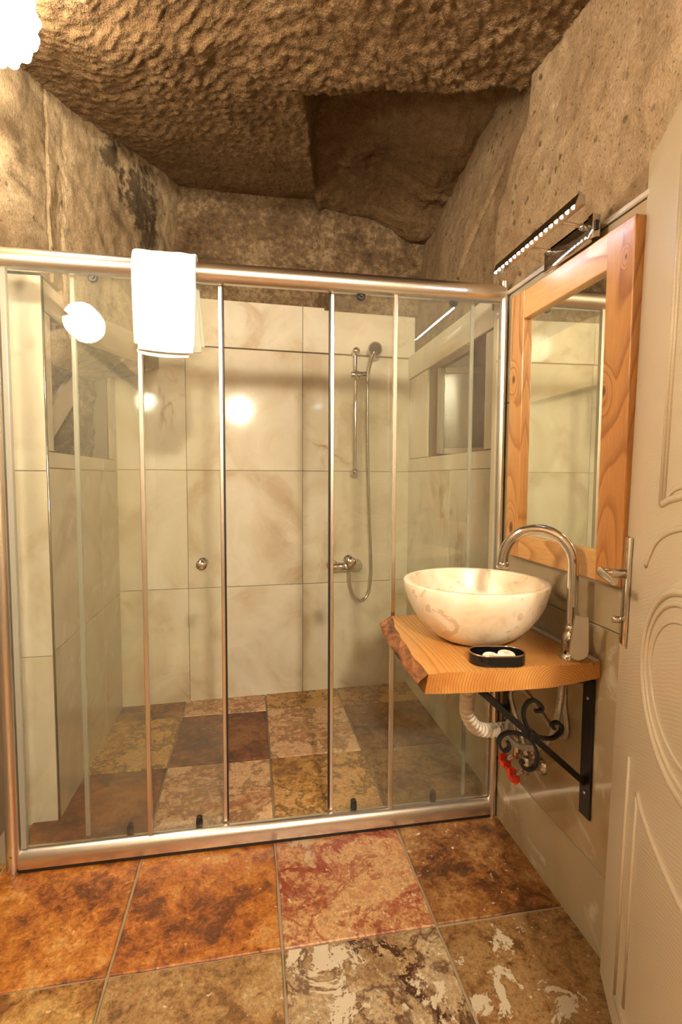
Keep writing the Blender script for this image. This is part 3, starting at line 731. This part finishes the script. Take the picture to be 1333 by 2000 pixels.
for p in o.data.polygons:
    if abs(p.normal.z) < 0.7 and p.normal.y < -0.6: p.material_index = 1
bm = grid(NE+1, 7, lambda u, v: tuple((lambda a, b, c: (a.lerp(b, v*2) if v < 0.5 else b.lerp(c, v*2-1)))(edge_top(u), edge_mid(u), edge_bot(u)) + Vector((-0.001-0.006*math.sin(v*PI)+0.004*noise.noise(Vector((u*30, v*6, 1))), 0, 0.0006 if v == 0 else 0))))
o = obj('bark_edge', bm, M['bark'], slab, smooth=True); o.location = -slab.location; o['label'] = 'dark bark edge'
bm = bmesh.new(); box(bm, -0.020, -0.0015, -0.55, -0.043, ZT, ZT+0.004, 0.001, 1); o = obj('silicone_bead', bm, M['plaster'], slab); o.location = -slab.location

# wrought iron brackets
def bracket(y, label, scroll):
    b = tag(empty('shelf_bracket', (0, y, 0.33)), label, 'bracket', 'iron brackets under the pine slab')
    def K(name, bm, **k):
        o = obj(name, bm, M['iron'], b, **k); o.location = (0, 0, -0.33); return o
    bm = bmesh.new(); box(bm, -0.0085, -0.0015, -0.021, 0.021, 0.335, 0.714, 0.001, 1); K('wall_bar', bm)
    bm = bmesh.new(); box(bm, -0.40, -0.0087, -0.015, 0.015, 0.708, 0.7155, 0.001, 1); K('arm', bm)
    bm = bmesh.new(); sweep(bm, [(-0.318, 0.003, 0.706), (-0.009, 0.003, 0.428)], 1, section=[(-0.008, -0.008), (0.008, -0.008), (0.008, 0.008), (-0.008, 0.008)]); K('brace', bm)
    if scroll:
        A_ = [(-0.1608, 0.6375), (-0.1445, 0.6378), (-0.1416, 0.6484), (-0.1551, 0.6632), (-0.1747, 0.6662), (-0.1889, 0.6535), (-0.1931, 0.6324), (-0.1876, 0.6105), (-0.1756, 0.591), (-0.1588, 0.5741), (-0.1322, 0.5625), (-0.1057, 0.5617), (-0.0879, 0.5742), (-0.0834, 0.5895), (-0.0921, 0.6011), (-0.1071, 0.6008), (-0.1117, 0.5918), (-0.1032, 0.5865)]
        B_ = [(-0.2345, 0.5622), (-0.2309, 0.5465), (-0.2435, 0.5384), (-0.2566, 0.5519), (-0.2587, 0.5705), (-0.2463, 0.5832), (-0.224, 0.5858), (-0.198, 0.579), (-0.1748, 0.5631), (-0.1577, 0.5399), (-0.1503, 0.5143), (-0.1561, 0.4899), (-0.1723, 0.4821), (-0.1905, 0.4901), (-0.1957, 0.5031), (-0.1877, 0.5054)]
        for L_ in (A_, B_):
            bm = bmesh.new(); pts = catmull([(x, -0.002, z) for x, z in L_], 5)
            sweep(bm, pts, 1, section=[(-0.006, -0.0035), (0.006, -0.0035), (0.006, 0.0035), (-0.006, 0.0035)], up=(0, 1, 0)); K('scroll', bm, ang=40)
        bm = bmesh.new(); box(bm, -0.178, -0.158, -0.010, 0.012, 0.560, 0.584, 0.003); K('collar', bm)
    for z in (0.40, 0.66):
        bm = bmesh.new(); sphere(bm, (-0.0088, 0, z), 0.0055, 10, 6, (0.6, 1, 1)); o = K('screw', bm, smooth=True); o.data.materials.clear(); o.data.materials.append(M['chrome_dk'])
bracket(-0.517, 'black wrought iron bracket with scrolls nearest the door', True)
bracket(-0.085, 'black iron bracket beside the shower post behind the scrolls', False)

# ---- basin
n = NT('cream_marble_basin'); v = n.coords()
a = n.noise(v, 9, 8, 0.6, 0.8)
c = n.ramp(a, [(0.3, (0.66, 0.47, 0.27)), (0.45, (0.80, 0.66, 0.47)), (0.62, (0.87, 0.78, 0.63))])
pt = n.ramp(n.noise(v, 14, 4, 0.5, 1.2), [(0.60, 0.0), (0.635, 1.0)])
c = n.mix(n.math('MULTIPLY', pt, 0.6), c, (0.55, 0.37, 0.19))
e = n.noise(v, 3, 6, 0.6, 0.8)
vv = n.math('MULTIPLY', n.ramp(n.math('ABSOLUTE', n.math('SUBTRACT', e, 0.5)), [(0.0, 1.0), (0.012, 0.0)]), n.ramp(n.noise(v, 4, 2), [(0.5, 0.0), (0.6, 1.0)]))
c = n.mix(n.math('MULTIPLY', vv, 0.4), c, (0.38, 0.23, 0.11))
n.bsdf(Base_Color=c, Roughness=0.32, Normal=n.bump(n.noise(v, 40, 5), 0.06, 0.004)); M['basin'] = n.m
BC = Vector((-0.240, -0.318, 0.7712))
basin = tag(empty('vessel_basin', BC), 'round cream marble vessel basin on the pine slab', 'basin')
R_, HB = 0.208, 0.172
outer = [(0, 0), (0.075, 0.0), (0.10, 0.006)] + [(R_*math.sin(t)**0.78 if t > 0 else 0, HB*(1-math.cos(t))**0.98) for t in [PI/2*k/16 for k in range(6, 17)]]
outer = [(0, 0), (0.078, 0.0), (0.098, 0.007), (0.122, 0.021), (0.143, 0.038), (0.163, 0.060), (0.180, 0.086), (0.194, 0.115), (0.203, 0.145), (0.207, 0.168)]
rim = [(0.2055, 0.1715), (0.2025, 0.173), (0.190, 0.173), (0.1865, 0.1715)]
inner = [(0.1845, 0.167), (0.180, 0.145), (0.170, 0.115), (0.155, 0.088), (0.135, 0.064), (0.110, 0.044), (0.080, 0.030), (0.045, 0.022), (0.026, 0.020), (0.0, 0.020)]
bm = bmesh.new(); lathe(bm, outer+rim+inner, 72); obj('bowl', bm, M['basin'], basin, ang=60)
bm = bmesh.new(); lathe(bm, [(0, 0.0205), (0.022, 0.0205), (0.024, 0.024), (0.018, 0.027), (0, 0.028)], 24); obj('drain', bm, M['chrome'], basin, ang=50)

# ---- mixer tap
TX, TY = -0.062, -0.515
tap = tag(empty('basin_tap', (TX, TY, ZT)), 'tall chrome swan neck mixer tap beside the stone basin', 'tap')
def T(name, bm, mat='chrome', **k): return obj(name, bm, M[mat], tap, **k)
bm = bmesh.new(); lathe(bm, [(0, 0.0008), (0.030, 0.0008), (0.031, 0.005), (0.026, 0.010), (0.0235, 0.016), (0.0235, 0.050), (0.022, 0.062), (0.0165, 0.072), (0, 0.074)], 28); T('base', bm, ang=40)
dx, dy = -0.138, 0.112
Ld = math.hypot(dx, dy); ux, uy = dx/Ld, dy/Ld
pts = [Vector((0, 0, 0.070)), Vector((0, 0, 0.14)), Vector((0, 0, 0.20)), Vector((0, 0, 0.245))]
r_ = Ld/2
pts += [Vector((ux*(r_-r_*math.cos(a)), uy*(r_-r_*math.cos(a)), 0.245+r_*math.sin(a)*1.0)) for a in [PI*k/16 for k in range(1, 17)]]
pts += [Vector((dx, dy, 0.238))]
bm = bmesh.new(); sweep(bm, pts, 0.0135, 20); T('spout', bm, ang=50)
bm = bmesh.new(); cyl(bm, (0, 0, 0.068), (0, 0, 0.090), 0.0165, 22, 0.003); T('collar', bm, ang=50)
bm = bmesh.new(); cyl(bm, (dx, dy, 0.222), (dx, dy, 0.240), 0.0165, 22, 0.002); T('aerator', bm, ang=50)
# side handle body and paddle (towards the door)
hd = Vector((-0.25, -0.97, 0)).normalized()
bm = bmesh.new(); lathe(bm, [(0, 0), (0.021, 0), (0.0225, 0.012), (0.0225, 0.040), (0, 0.042)], 24, axis_mat(Vector((0, 0, 0.036)), hd*1 + Vector((0, 0, 0.15)))); T('cartridge', bm, ang=50)
side = Vector((0.97, -0.25, 0)).normalized()
bm = bmesh.new()
base = Vector((0, 0, 0.036)) + hd*0.043
loop = []
for k in range(13): a = PI+PI*k/12; loop.append((0.024*math.cos(a), 0.012+0.024*math.sin(a)-0.010))
loop += [(0.019, 0.085), (0.015, 0.092), (-0.013, 0.092), (-0.016, 0.085)]
fa = [bm.verts.new(base+side*a+Vector((0, 0, b))+hd*(0.0+0.012*max(0, b)/0.09)) for a, b in loop]; fb = [bm.verts.new(base+side*a+Vector((0, 0, b))+hd*(0.012+0.006*max(0, b)/0.09)) for a, b in loop]
bm.faces.new(fa[::-1]); bm.faces.new(fb)
for i in range(len(fa)): j = (i+1) % len(fa); bm.faces.new((fa[i], fa[j], fb[j], fb[i]))
bmesh.ops.bevel(bm, geom=[e for e in bm.edges], offset=0.0015, segments=2, affect='EDGES')
T('lever', bm, ang=40)

# ---- soap dish and soaps
def stadium(L, r, n=14, cx=0, cy=0):
    out = [(cx+L/2+r*math.cos(a), cy+r*math.sin(a)) for a in [-PI/2+PI*k/n for k in range(n+1)]]
    return out + [(cx-L/2+r*math.cos(a), cy+r*math.sin(a)) for a in [PI/2+PI*k/n for k in range(n+1)]]
DC = Vector((-0.266, -0.5085, ZT+0.0008))
dish = tag(empty('soap_dish', DC, math.radians(-9)), 'shallow glossy black oval soap dish with a metal rim', 'soap dish')
def ringwalls(bm, outl, inn, z0, z1, zf):
    o0 = [bm.verts.new((x, y, z0)) for x, y in outl]; o1 = [bm.verts.new((x, y, z1)) for x, y in outl]; i1 = [bm.verts.new((x, y, z1)) for x, y in inn]; i0 = [bm.verts.new((x, y, zf)) for x, y in inn]
    m = len(outl)
    for A_, B_ in ((o0, o1), (o1, i1), (i1, i0)):
        for k in range(m): bm.faces.new((A_[k], A_[(k+1) % m], B_[(k+1) % m], B_[k]))
    bm.faces.new(o0[::-1]); bm.faces.new(i0)
gb = plain('black_glaze', (0.006, 0.006, 0.007), 0.08)
bm = bmesh.new(); ringwalls(bm, stadium(0.060, 0.041), stadium(0.060, 0.037), 0, 0.026, 0.006); obj('bowl', bm, gb, dish, ang=40)
bm = bmesh.new(); sweep(bm, [(x, y, 0.0265) for x, y in stadium(0.060, 0.0392)], 0.0022, 8, closed=True); obj('rim', bm, plain('rim_metal', (0.55, 0.42, 0.34), 0.2, 1.0), dish, smooth=True)
soap_m = plain('white_soap', (0.86, 0.80, 0.70), 0.45, 0.0, Subsurface_Weight=0.0)
ink = plain('soap_print', (0.35, 0.27, 0.2), 0.6)
for (sx, sy, sz, tilt, lab) in ((-0.018, -0.012, 0.010, 0.22, 'small round white guest soap at the left of the black dish'), (0.026, 0.004, 0.0105, 0.20, 'small round white guest soap at the right of the black dish')):
    c_ = DC + Matrix.Rotation(math.radians(-9), 3, 'Z') @ Vector((sx, sy, sz))
    s_ = tag(empty('guest_soap', c_), lab, 'soap', 'guest soaps in the black dish'); s_.rotation_euler = (tilt, 0, -0.1)
    bm = bmesh.new(); lathe(bm, [(0, 0), (0.017, 0.0), (0.0215, 0.003), (0.0225, 0.006), (0.0215, 0.009), (0.018, 0.0105), (0, 0.011)], 28); obj('bar', bm, soap_m, s_, ang=60)
    for q in ([(-0.007, -0.004), (-0.003, 0.005), (0.0, -0.003), (0.003, 0.005), (0.007, -0.004)], [(-0.009, -0.0085), (0.0, -0.0075), (0.009, -0.0085)], [(-0.004, 0.0), (0.005, 0.001)]):
        bm = bmesh.new(); sweep(bm, catmull([(a, b, 0.0112) for a, b in q], 4), 0.0005, 5); obj('print', bm, ink, s_)

# ---- waste pipe, hoses, valves
pts = catmull([(-0.252, -0.330, 0.709), (-0.245, -0.305, 0.64), (-0.235, -0.27, 0.57), (-0.215, -0.230, 0.50), (-0.175, -0.200, 0.44), (-0.12, -0.175, 0.41), (-0.06, -0.162, 0.402), (-0.003, -0.160, 0.40)], 20)
bm = bmesh.new(); sweep(bm, pts, [0.0195+(0.0036 if (i//3) % 2 else -0.0022) for i in range(len(pts))], 18)
wp = tag(empty('waste_pipe', (-0.15, -0.19, 0.42)), 'beige corrugated waste hose under the basin slab', 'pipe')
o = obj('hose', bm, M['pvc'], wp); o.location = -wp.location
bm = bmesh.new(); lathe(bm, [(0, 0), (0.033, 0), (0.031, 0.006), (0.024, 0.010), (0.023, 0.03), (0, 0.03)], 24, axis_mat((-0.0015, -0.160, 0.40), (-1, 0, 0))); o = obj('wall_rosette', bm, M['chrome'], wp, ang=50); o.location = -wp.location
n = NT('braided_steel'); v = n.coords()
wvn = n.voro(v, 420)
n.bsdf(Base_Color=n.ramp(wvn, [(0.1, (0.85, 0.82, 0.77)), (0.5, (0.42, 0.40, 0.36))]), Metallic=0.9, Roughness=0.3, Normal=n.bump(wvn, 0.4, 0.002)); M['braid'] = n.m
def hose(label, pts, r):
    h = tag(empty('supply_hose', pts[-1]), label, 'hose', 'braided supply hoses')
    bm = bmesh.new(); sweep(bm, catmull(pts, 10), r, 12); o = obj('braid', bm, M['braid'], h, smooth=True); o.location = -h.location
    for a, b in ((pts[0], pts[1]), (pts[-1], pts[-2])):
        a = Vector(a); d = (Vector(b)-a).normalized(); bm = bmesh.new(); cyl(bm, a, a+d*0.028, r+0.003, 12, 0.001); o = obj('ferrule', bm, M['chrome'], h, ang=40); o.location = -h.location
hose('braided steel supply hose in a wide loop under the tap', [(-0.068, -0.487, 0.713), (-0.070, -0.492, 0.665), (-0.080, -0.496, 0.615), (-0.085, -0.490, 0.568), (-0.087, -0.462, 0.515), (-0.087, -0.394, 0.464), (-0.087, -0.315, 0.430), (-0.083, -0.245, 0.428), (-0.072, -0.220, 0.452), (-0.058, -0.230, 0.462), (-0.0525, -0.248, 0.408)], 0.0088)
hose('braided steel supply hose arching high behind the scrolls', [(-0.045, -0.470, 0.713), (-0.042, -0.470, 0.62), (-0.035, -0.475, 0.55), (-0.028, -0.44, 0.515), (-0.035, -0.39, 0.53), (-0.045, -0.33, 0.565), (-0.055, -0.275, 0.585), (-0.075, -0.24, 0.56), (-0.065, -0.275, 0.47), (-0.0525, -0.306, 0.392)], 0.0072)
def valve(y, z, label):
    vv_ = tag(empty('angle_valve', (0, y, z)), label, 'valve', 'angle valves under the basin')
    bm = bmesh.new(); lathe(bm, [(0, 0), (0.027, 0), (0.025, 0.006), (0.013, 0.012), (0.013, 0.06), (0, 0.06)], 20, axis_mat((-0.0015, 0, 0), (-1, 0, 0))); cyl(bm, (-0.052, 0, -0.018), (-0.052, 0, 0.035), 0.0135, 18, 0.002); obj('body', bm, M['chrome'], vv_, ang=50)
    bm = bmesh.new(); cyl(bm, (-0.055, 0.004, -0.012), (-0.075, 0.030, -0.040), 0.0075, 12); obj('stem', bm, M['chrome'], vv_, ang=50)
    ax = axis_mat((-0.074, 0.029, -0.039), (-0.45, 0.55, -0.6))
    bm = bmesh.new()
    prof = [(0.0235*(1+0.10*(1 if k % 2 else -1)), 2*PI*k/16) for k in range(16)]
    prism(bm, [(r*math.cos(a), r*math.sin(a)) for r, a in prof], 0, 0.011); bmesh.ops.transform(bm, matrix=ax, verts=bm.verts[:]); obj('handle', bm, M['red'], vv_)
    bm = bmesh.new(); lathe(bm, [(0, 0.011), (0.006, 0.011), (0.005, 0.0135), (0, 0.014)], 10, ax); obj('screw', bm, M['rubber'], vv_)
valve(-0.248, 0.368, 'chrome angle valve with the upper red octagonal handle')
valve(-0.306, 0.352, 'chrome angle valve with the lower red octagonal handle')

# ================================================================== MIRROR + LIGHT
mz0, mz1, my0, my1 = 0.983, 1.830, -0.648, -0.097
mir = tag(empty('wall_mirror', (0, (my0+my1)/2, mz0)), 'tall wall mirror in a knotty pine frame', 'mirror')
wzl = wood_mat('pine_board_far', 'z', (0.62, 0.33, 0.11), (0.30, 0.11, 0.022), ring=48, wob=20.0, rnd=0.0, knots=((-0.03, 0.012, 0.155, 0.009), (-0.03, 0.005, -0.33, 0.013)))
wzr = wood_mat('pine_board_near', 'z', (0.56, 0.27, 0.08), (0.26, 0.085, 0.016), ring=44, wob=26.0, rnd=0.0, knots=((-0.03, 0.040, 0.045, 0.009), (-0.03, -0.02, 0.34, 0.004)))
wy = wood_mat('pine_board_level', 'y', (0.64, 0.36, 0.125), (0.34, 0.13, 0.03), ring=42, wob=22.0, rnd=6.0)
def MB(name, y0, y1, z0, z1, mat, x0=-0.030):
    bm = bmesh.new(); hy, hz = (y1-y0)/2, (z1-z0)/2; box(bm, x0, -0.0015, -hy, hy, -hz, hz, 0.003)
    o = obj(name, bm, mat, mir); o.location = (0, (y0+y1)/2-mir.location.y, (z0+z1)/2-mz0); return o
MB('frame_stile', my1-0.078, my1, mz0, mz1, wzl); MB('frame_stile', my0, my0+0.092, mz0, mz1, wzr)
MB('frame_rail', my0+0.0925, my1-0.0785, mz1-0.088, mz1, wy, -0.028); MB('frame_rail', my0+0.0925, my1-0.0785, mz0, mz0+0.075, wy, -0.028)
bm = bmesh.new(); hy = (my1-my0)/2; box(bm, -0.0135, -0.0125, my0+0.088-mir.location.y, my1-0.074-mir.location.y, 0.070, mz1-mz0-0.083)
obj('glass', bm, plain('mirror_silver', (0.86, 0.88, 0.83), 0.015, 1.0), mir)

led = tag(empty('mirror_light', (0, -0.40, 1.84)), 'chrome LED picture light above the pine mirror', 'light')
def Lp(name, bm, mat, **k):
    o = obj(name, bm, M[mat] if isinstance(mat, str) else mat, led, **k); o.location = -led.location; return o
bm = bmesh.new(); box(bm, -0.040, -0.0305, -0.500, -0.300, 1.832, 1.892, 0.002); box(bm, -0.040, -0.010, -0.500, -0.300, 1.8845, 1.892, 0.001, 1); Lp('base_plate', bm, 'chrome', ang=40)
bm = bmesh.new(); box(bm, -0.0455, -0.024, -0.520, -0.5005, 1.838, 1.892, 0.001); Lp('switch_box', bm, 'chrome', ang=40)
bm = bmesh.new(); box(bm, -0.040, -0.030, -0.5235, -0.5202, 1.852, 1.876, 0.001); Lp('switch', bm, 'rubber')
for y in (-0.475, -0.33):
    bm = bmesh.new(); cyl(bm, (-0.041, y, 1.880), (-0.104, y+0.004, 1.888), 0.0055, 12); sphere(bm, (-0.043, y, 1.880), 0.009, 12, 8); Lp('arm', bm, 'chrome', ang=50)
xb = -0.118
bm = bmesh.new(); prism(bm, [(-0.015, -0.012), (0.013, -0.010), (0.010, 0.010), (-0.004, 0.015)], 0, 0.412)
bmesh.ops.transform(bm, matrix=Matrix.Translation((xb, -0.165, 1.888)) @ Matrix.Rotation(PI/2, 4, 'X'), verts=bm.verts[:]); Lp('bar_housing', bm, 'chrome_dk')
n_led = 18; ledm = emis('led_chip', (0.66, 0.80, 1.0, 1), 120.0)
for k in range(n_led):
    y = -0.562 + 0.385*k/(n_led-1)
    bm = bmesh.new(); lathe(bm, [(0, 0.0), (0.0042, 0.0), (0.0034, 0.0022), (0, 0.003)], 8, axis_mat((xb-0.0102, y, 1.8755), (-0.32, 0, -1))); Lp('led', bm, ledm)

# ================================================================== DOOR
n = NT('white_embossed_door'); v = n.coords()
wv = n.node('TexWave', wave_type='BANDS', bands_direction='Z'); n.set(wv.inputs['Vector'], n.coords(scale=(1, 1, 1), rot=(0, 0.35, 0))); wv.inputs['Scale'].default_value = 42; wv.inputs['Distortion'].default_value = 5.0; wv.inputs['Detail'].default_value = 3; wv.inputs['Detail Scale'].default_value = 0.6
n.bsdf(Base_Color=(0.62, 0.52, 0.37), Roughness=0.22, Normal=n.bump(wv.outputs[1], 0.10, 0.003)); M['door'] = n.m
DA = math.radians(26.0)
DH = 1.945
rot = math.atan2(-math.cos(DA), -math.sin(DA))
door = struct(empty('door_1', (-0.030, -0.628, 0.0), rot)); door.rotation_euler = (-0.018, 0.0, rot)
def D(name, bm, mat, **k): return obj(name, bm, M[mat], door, **k)
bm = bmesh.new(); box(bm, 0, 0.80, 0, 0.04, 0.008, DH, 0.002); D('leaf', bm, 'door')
def bead(path, r=0.0075, closed=False, n_=6, off=0.0):
    pts = catmull([(s, -0.0005, z) for s, z in path], n_, closed) if len(path) > 2 else [(s, -0.0005, z) for s, z in path]
    bm = bmesh.new(); sweep(bm, pts, 1, section=[(r*1.6*math.cos(2*PI*k/10), r*0.9*math.sin(2*PI*k/10)) for k in range(10)] if False else None, closed=closed) if False else sweep(bm, pts, r, 10, closed=closed)
    bmesh.ops.transform(bm, matrix=Matrix.Diagonal((1, 0.7, 1, 1)), verts=bm.verts[:])
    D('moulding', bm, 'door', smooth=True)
def rrect(path, offs, r):
    for o_, rr in zip(offs, r): bead([(s+o_[0], z+o_[1]) for s, z in path], rr, n_=1)
# upper panel: straight sides, concave foot
for k, rr in ((0.0, 0.007), (0.016, 0.005)):
    bead([(0.235+k, 1.19-k*0.2), (0.235+k, 1.825-k)], rr); bead([(0.235+k, 1.825-k), (0.565-k, 1.825-k)], rr); bead([(0.565-k, 1.19), (0.565-k, 1.825-k)], rr)
    bead([(0.235+k, 1.19), (0.30, 1.203+k), (0.40, 1.212+k), (0.50, 1.203+k), (0.565-k, 1.19)], rr)
# eye-shaped centre panel with a double bead
for k, rr in ((0.0, 0.008), (-0.020, 0.006), (-0.05, 0.004)):
    bead([(0.40+(0.215+k)*math.cos(2*PI*i/20), 0.885+(0.165+k)*math.sin(2*PI*i/20)) for i in range(20)], rr, True, 4)
bead([(0.165, 1.06), (0.22, 1.115), (0.30, 1.145), (0.40, 1.158), (0.50, 1.145), (0.58, 1.115), (0.635, 1.06)], 0.006)
# lower panel
bead([(0.14, 0.09), (0.14, 0.64)], 0.006); bead([(0.66, 0.09), (0.66, 0.64)], 0.006); bead([(0.14, 0.09), (0.66, 0.09)], 0.006)
bead([(0.205, 0.60), (0.27, 0.575), (0.40, 0.565), (0.53, 0.575), (0.595, 0.60)], 0.007)
bead([(0.205, 0.13), (0.205, 0.60)], 0.005); bead([(0.595, 0.13), (0.595, 0.60)], 0.005)
# handle set
hs = obj('handle_plate', box(bmesh.new(), 0.028, 0.066, -0.0105, -0.0005, 0.858, 1.108, 0.004), M['chrome'], door, ang=40); hs['label'] = 'chrome lever handle and backplate'
bm = bmesh.new(); cyl(bm, (0.047, -0.010, 1.022), (0.047, -0.056, 1.022), 0.0105, 18, 0.002); obj('lever_neck', bm, M['chrome'], hs, ang=50)
bm = bmesh.new(); sweep(bm, [(0.035, -0.056, 1.022), (0.047, -0.057, 1.022), (0.080, -0.058, 1.022), (0.15, -0.054, 1.020)], [0.0115, 0.0115, 0.010, 0.008], 16); obj('lever', bm, M['chrome'], hs, ang=50)
bm = bmesh.new(); cyl(bm, (0.047, -0.010, 0.915), (0.047, -0.030, 0.915), 0.008, 16, 0.003); obj('thumb_turn', bm, M['chrome'], hs, ang=50)
bm = bmesh.new(); box(bm, -0.0012, 0.0, 0.010, 0.030, 0.95, 1.08); obj('lock_faceplate', bm, M['chrome_dk'], door)

# ================================================================== LAMPS
def globe(name, c, r, em, label, mount, bumps=150, amp=0.10):
    t = tag(empty(name, c), label, 'lamp')
    bm = bmesh.new(); bmesh.ops.create_icosphere(bm, subdivisions=5 if amp > 0.2 else 4, radius=1.0)
    pts = [Vector((math.cos(i*2.39996)*math.sqrt(1-z*z), math.sin(i*2.39996)*math.sqrt(1-z*z), z)) for i, z in ((i, 1-2*(i+0.5)/bumps) for i in range(bumps))]
    from mathutils.kdtree import KDTree
    kd = KDTree(len(pts))
    for i, p in enumerate(pts): kd.insert(p, i)
    kd.balance(); wdt = math.sqrt(4*PI/bumps)*0.52
    for v in bm.verts:
        d = kd.find(v.co)[2]; v.co = v.co.normalized()*r*(1.02-amp+amp*math.sqrt(max(0, 1-(d/wdt)**2)))
    sh_ = obj('lamp_shade', bm, emis(name+'_glow', WARM, em), t, smooth=True)
    bm = bmesh.new(); m = Vector(mount)-Vector(c); d = m.normalized(); sweep(bm, [d*r*0.9, m], 0.012, 10); lathe(bm, [(0, 0), (0.045, 0), (0.045, 0.012), (0, 0.016)], 20, axis_mat(m, -d)); obj('mount', bm, M['chrome_dk'], t, ang=50)
    return t
globe('ceiling_lamp', (-1.510, -0.228, 2.385), 0.112, LAMP_A, 'glowing white petal ball lamp at the upper left corner', (-1.510, -0.228, 2.52), 90, 0.24)
globe('wall_lamp', (-1.612, -0.80, 1.928), 0.078, LAMP_B, 'small white globe lamp seen reflected in the left shower glass', (-1.735, -0.80, 1.928), 160)
globe('entrance_lamp', (-0.66, -2.55, 2.09), 0.075, LAMP_C, 'white globe lamp mirrored as a glow on the back wall tiles', (-0.66, -2.55, 2.43), 110)
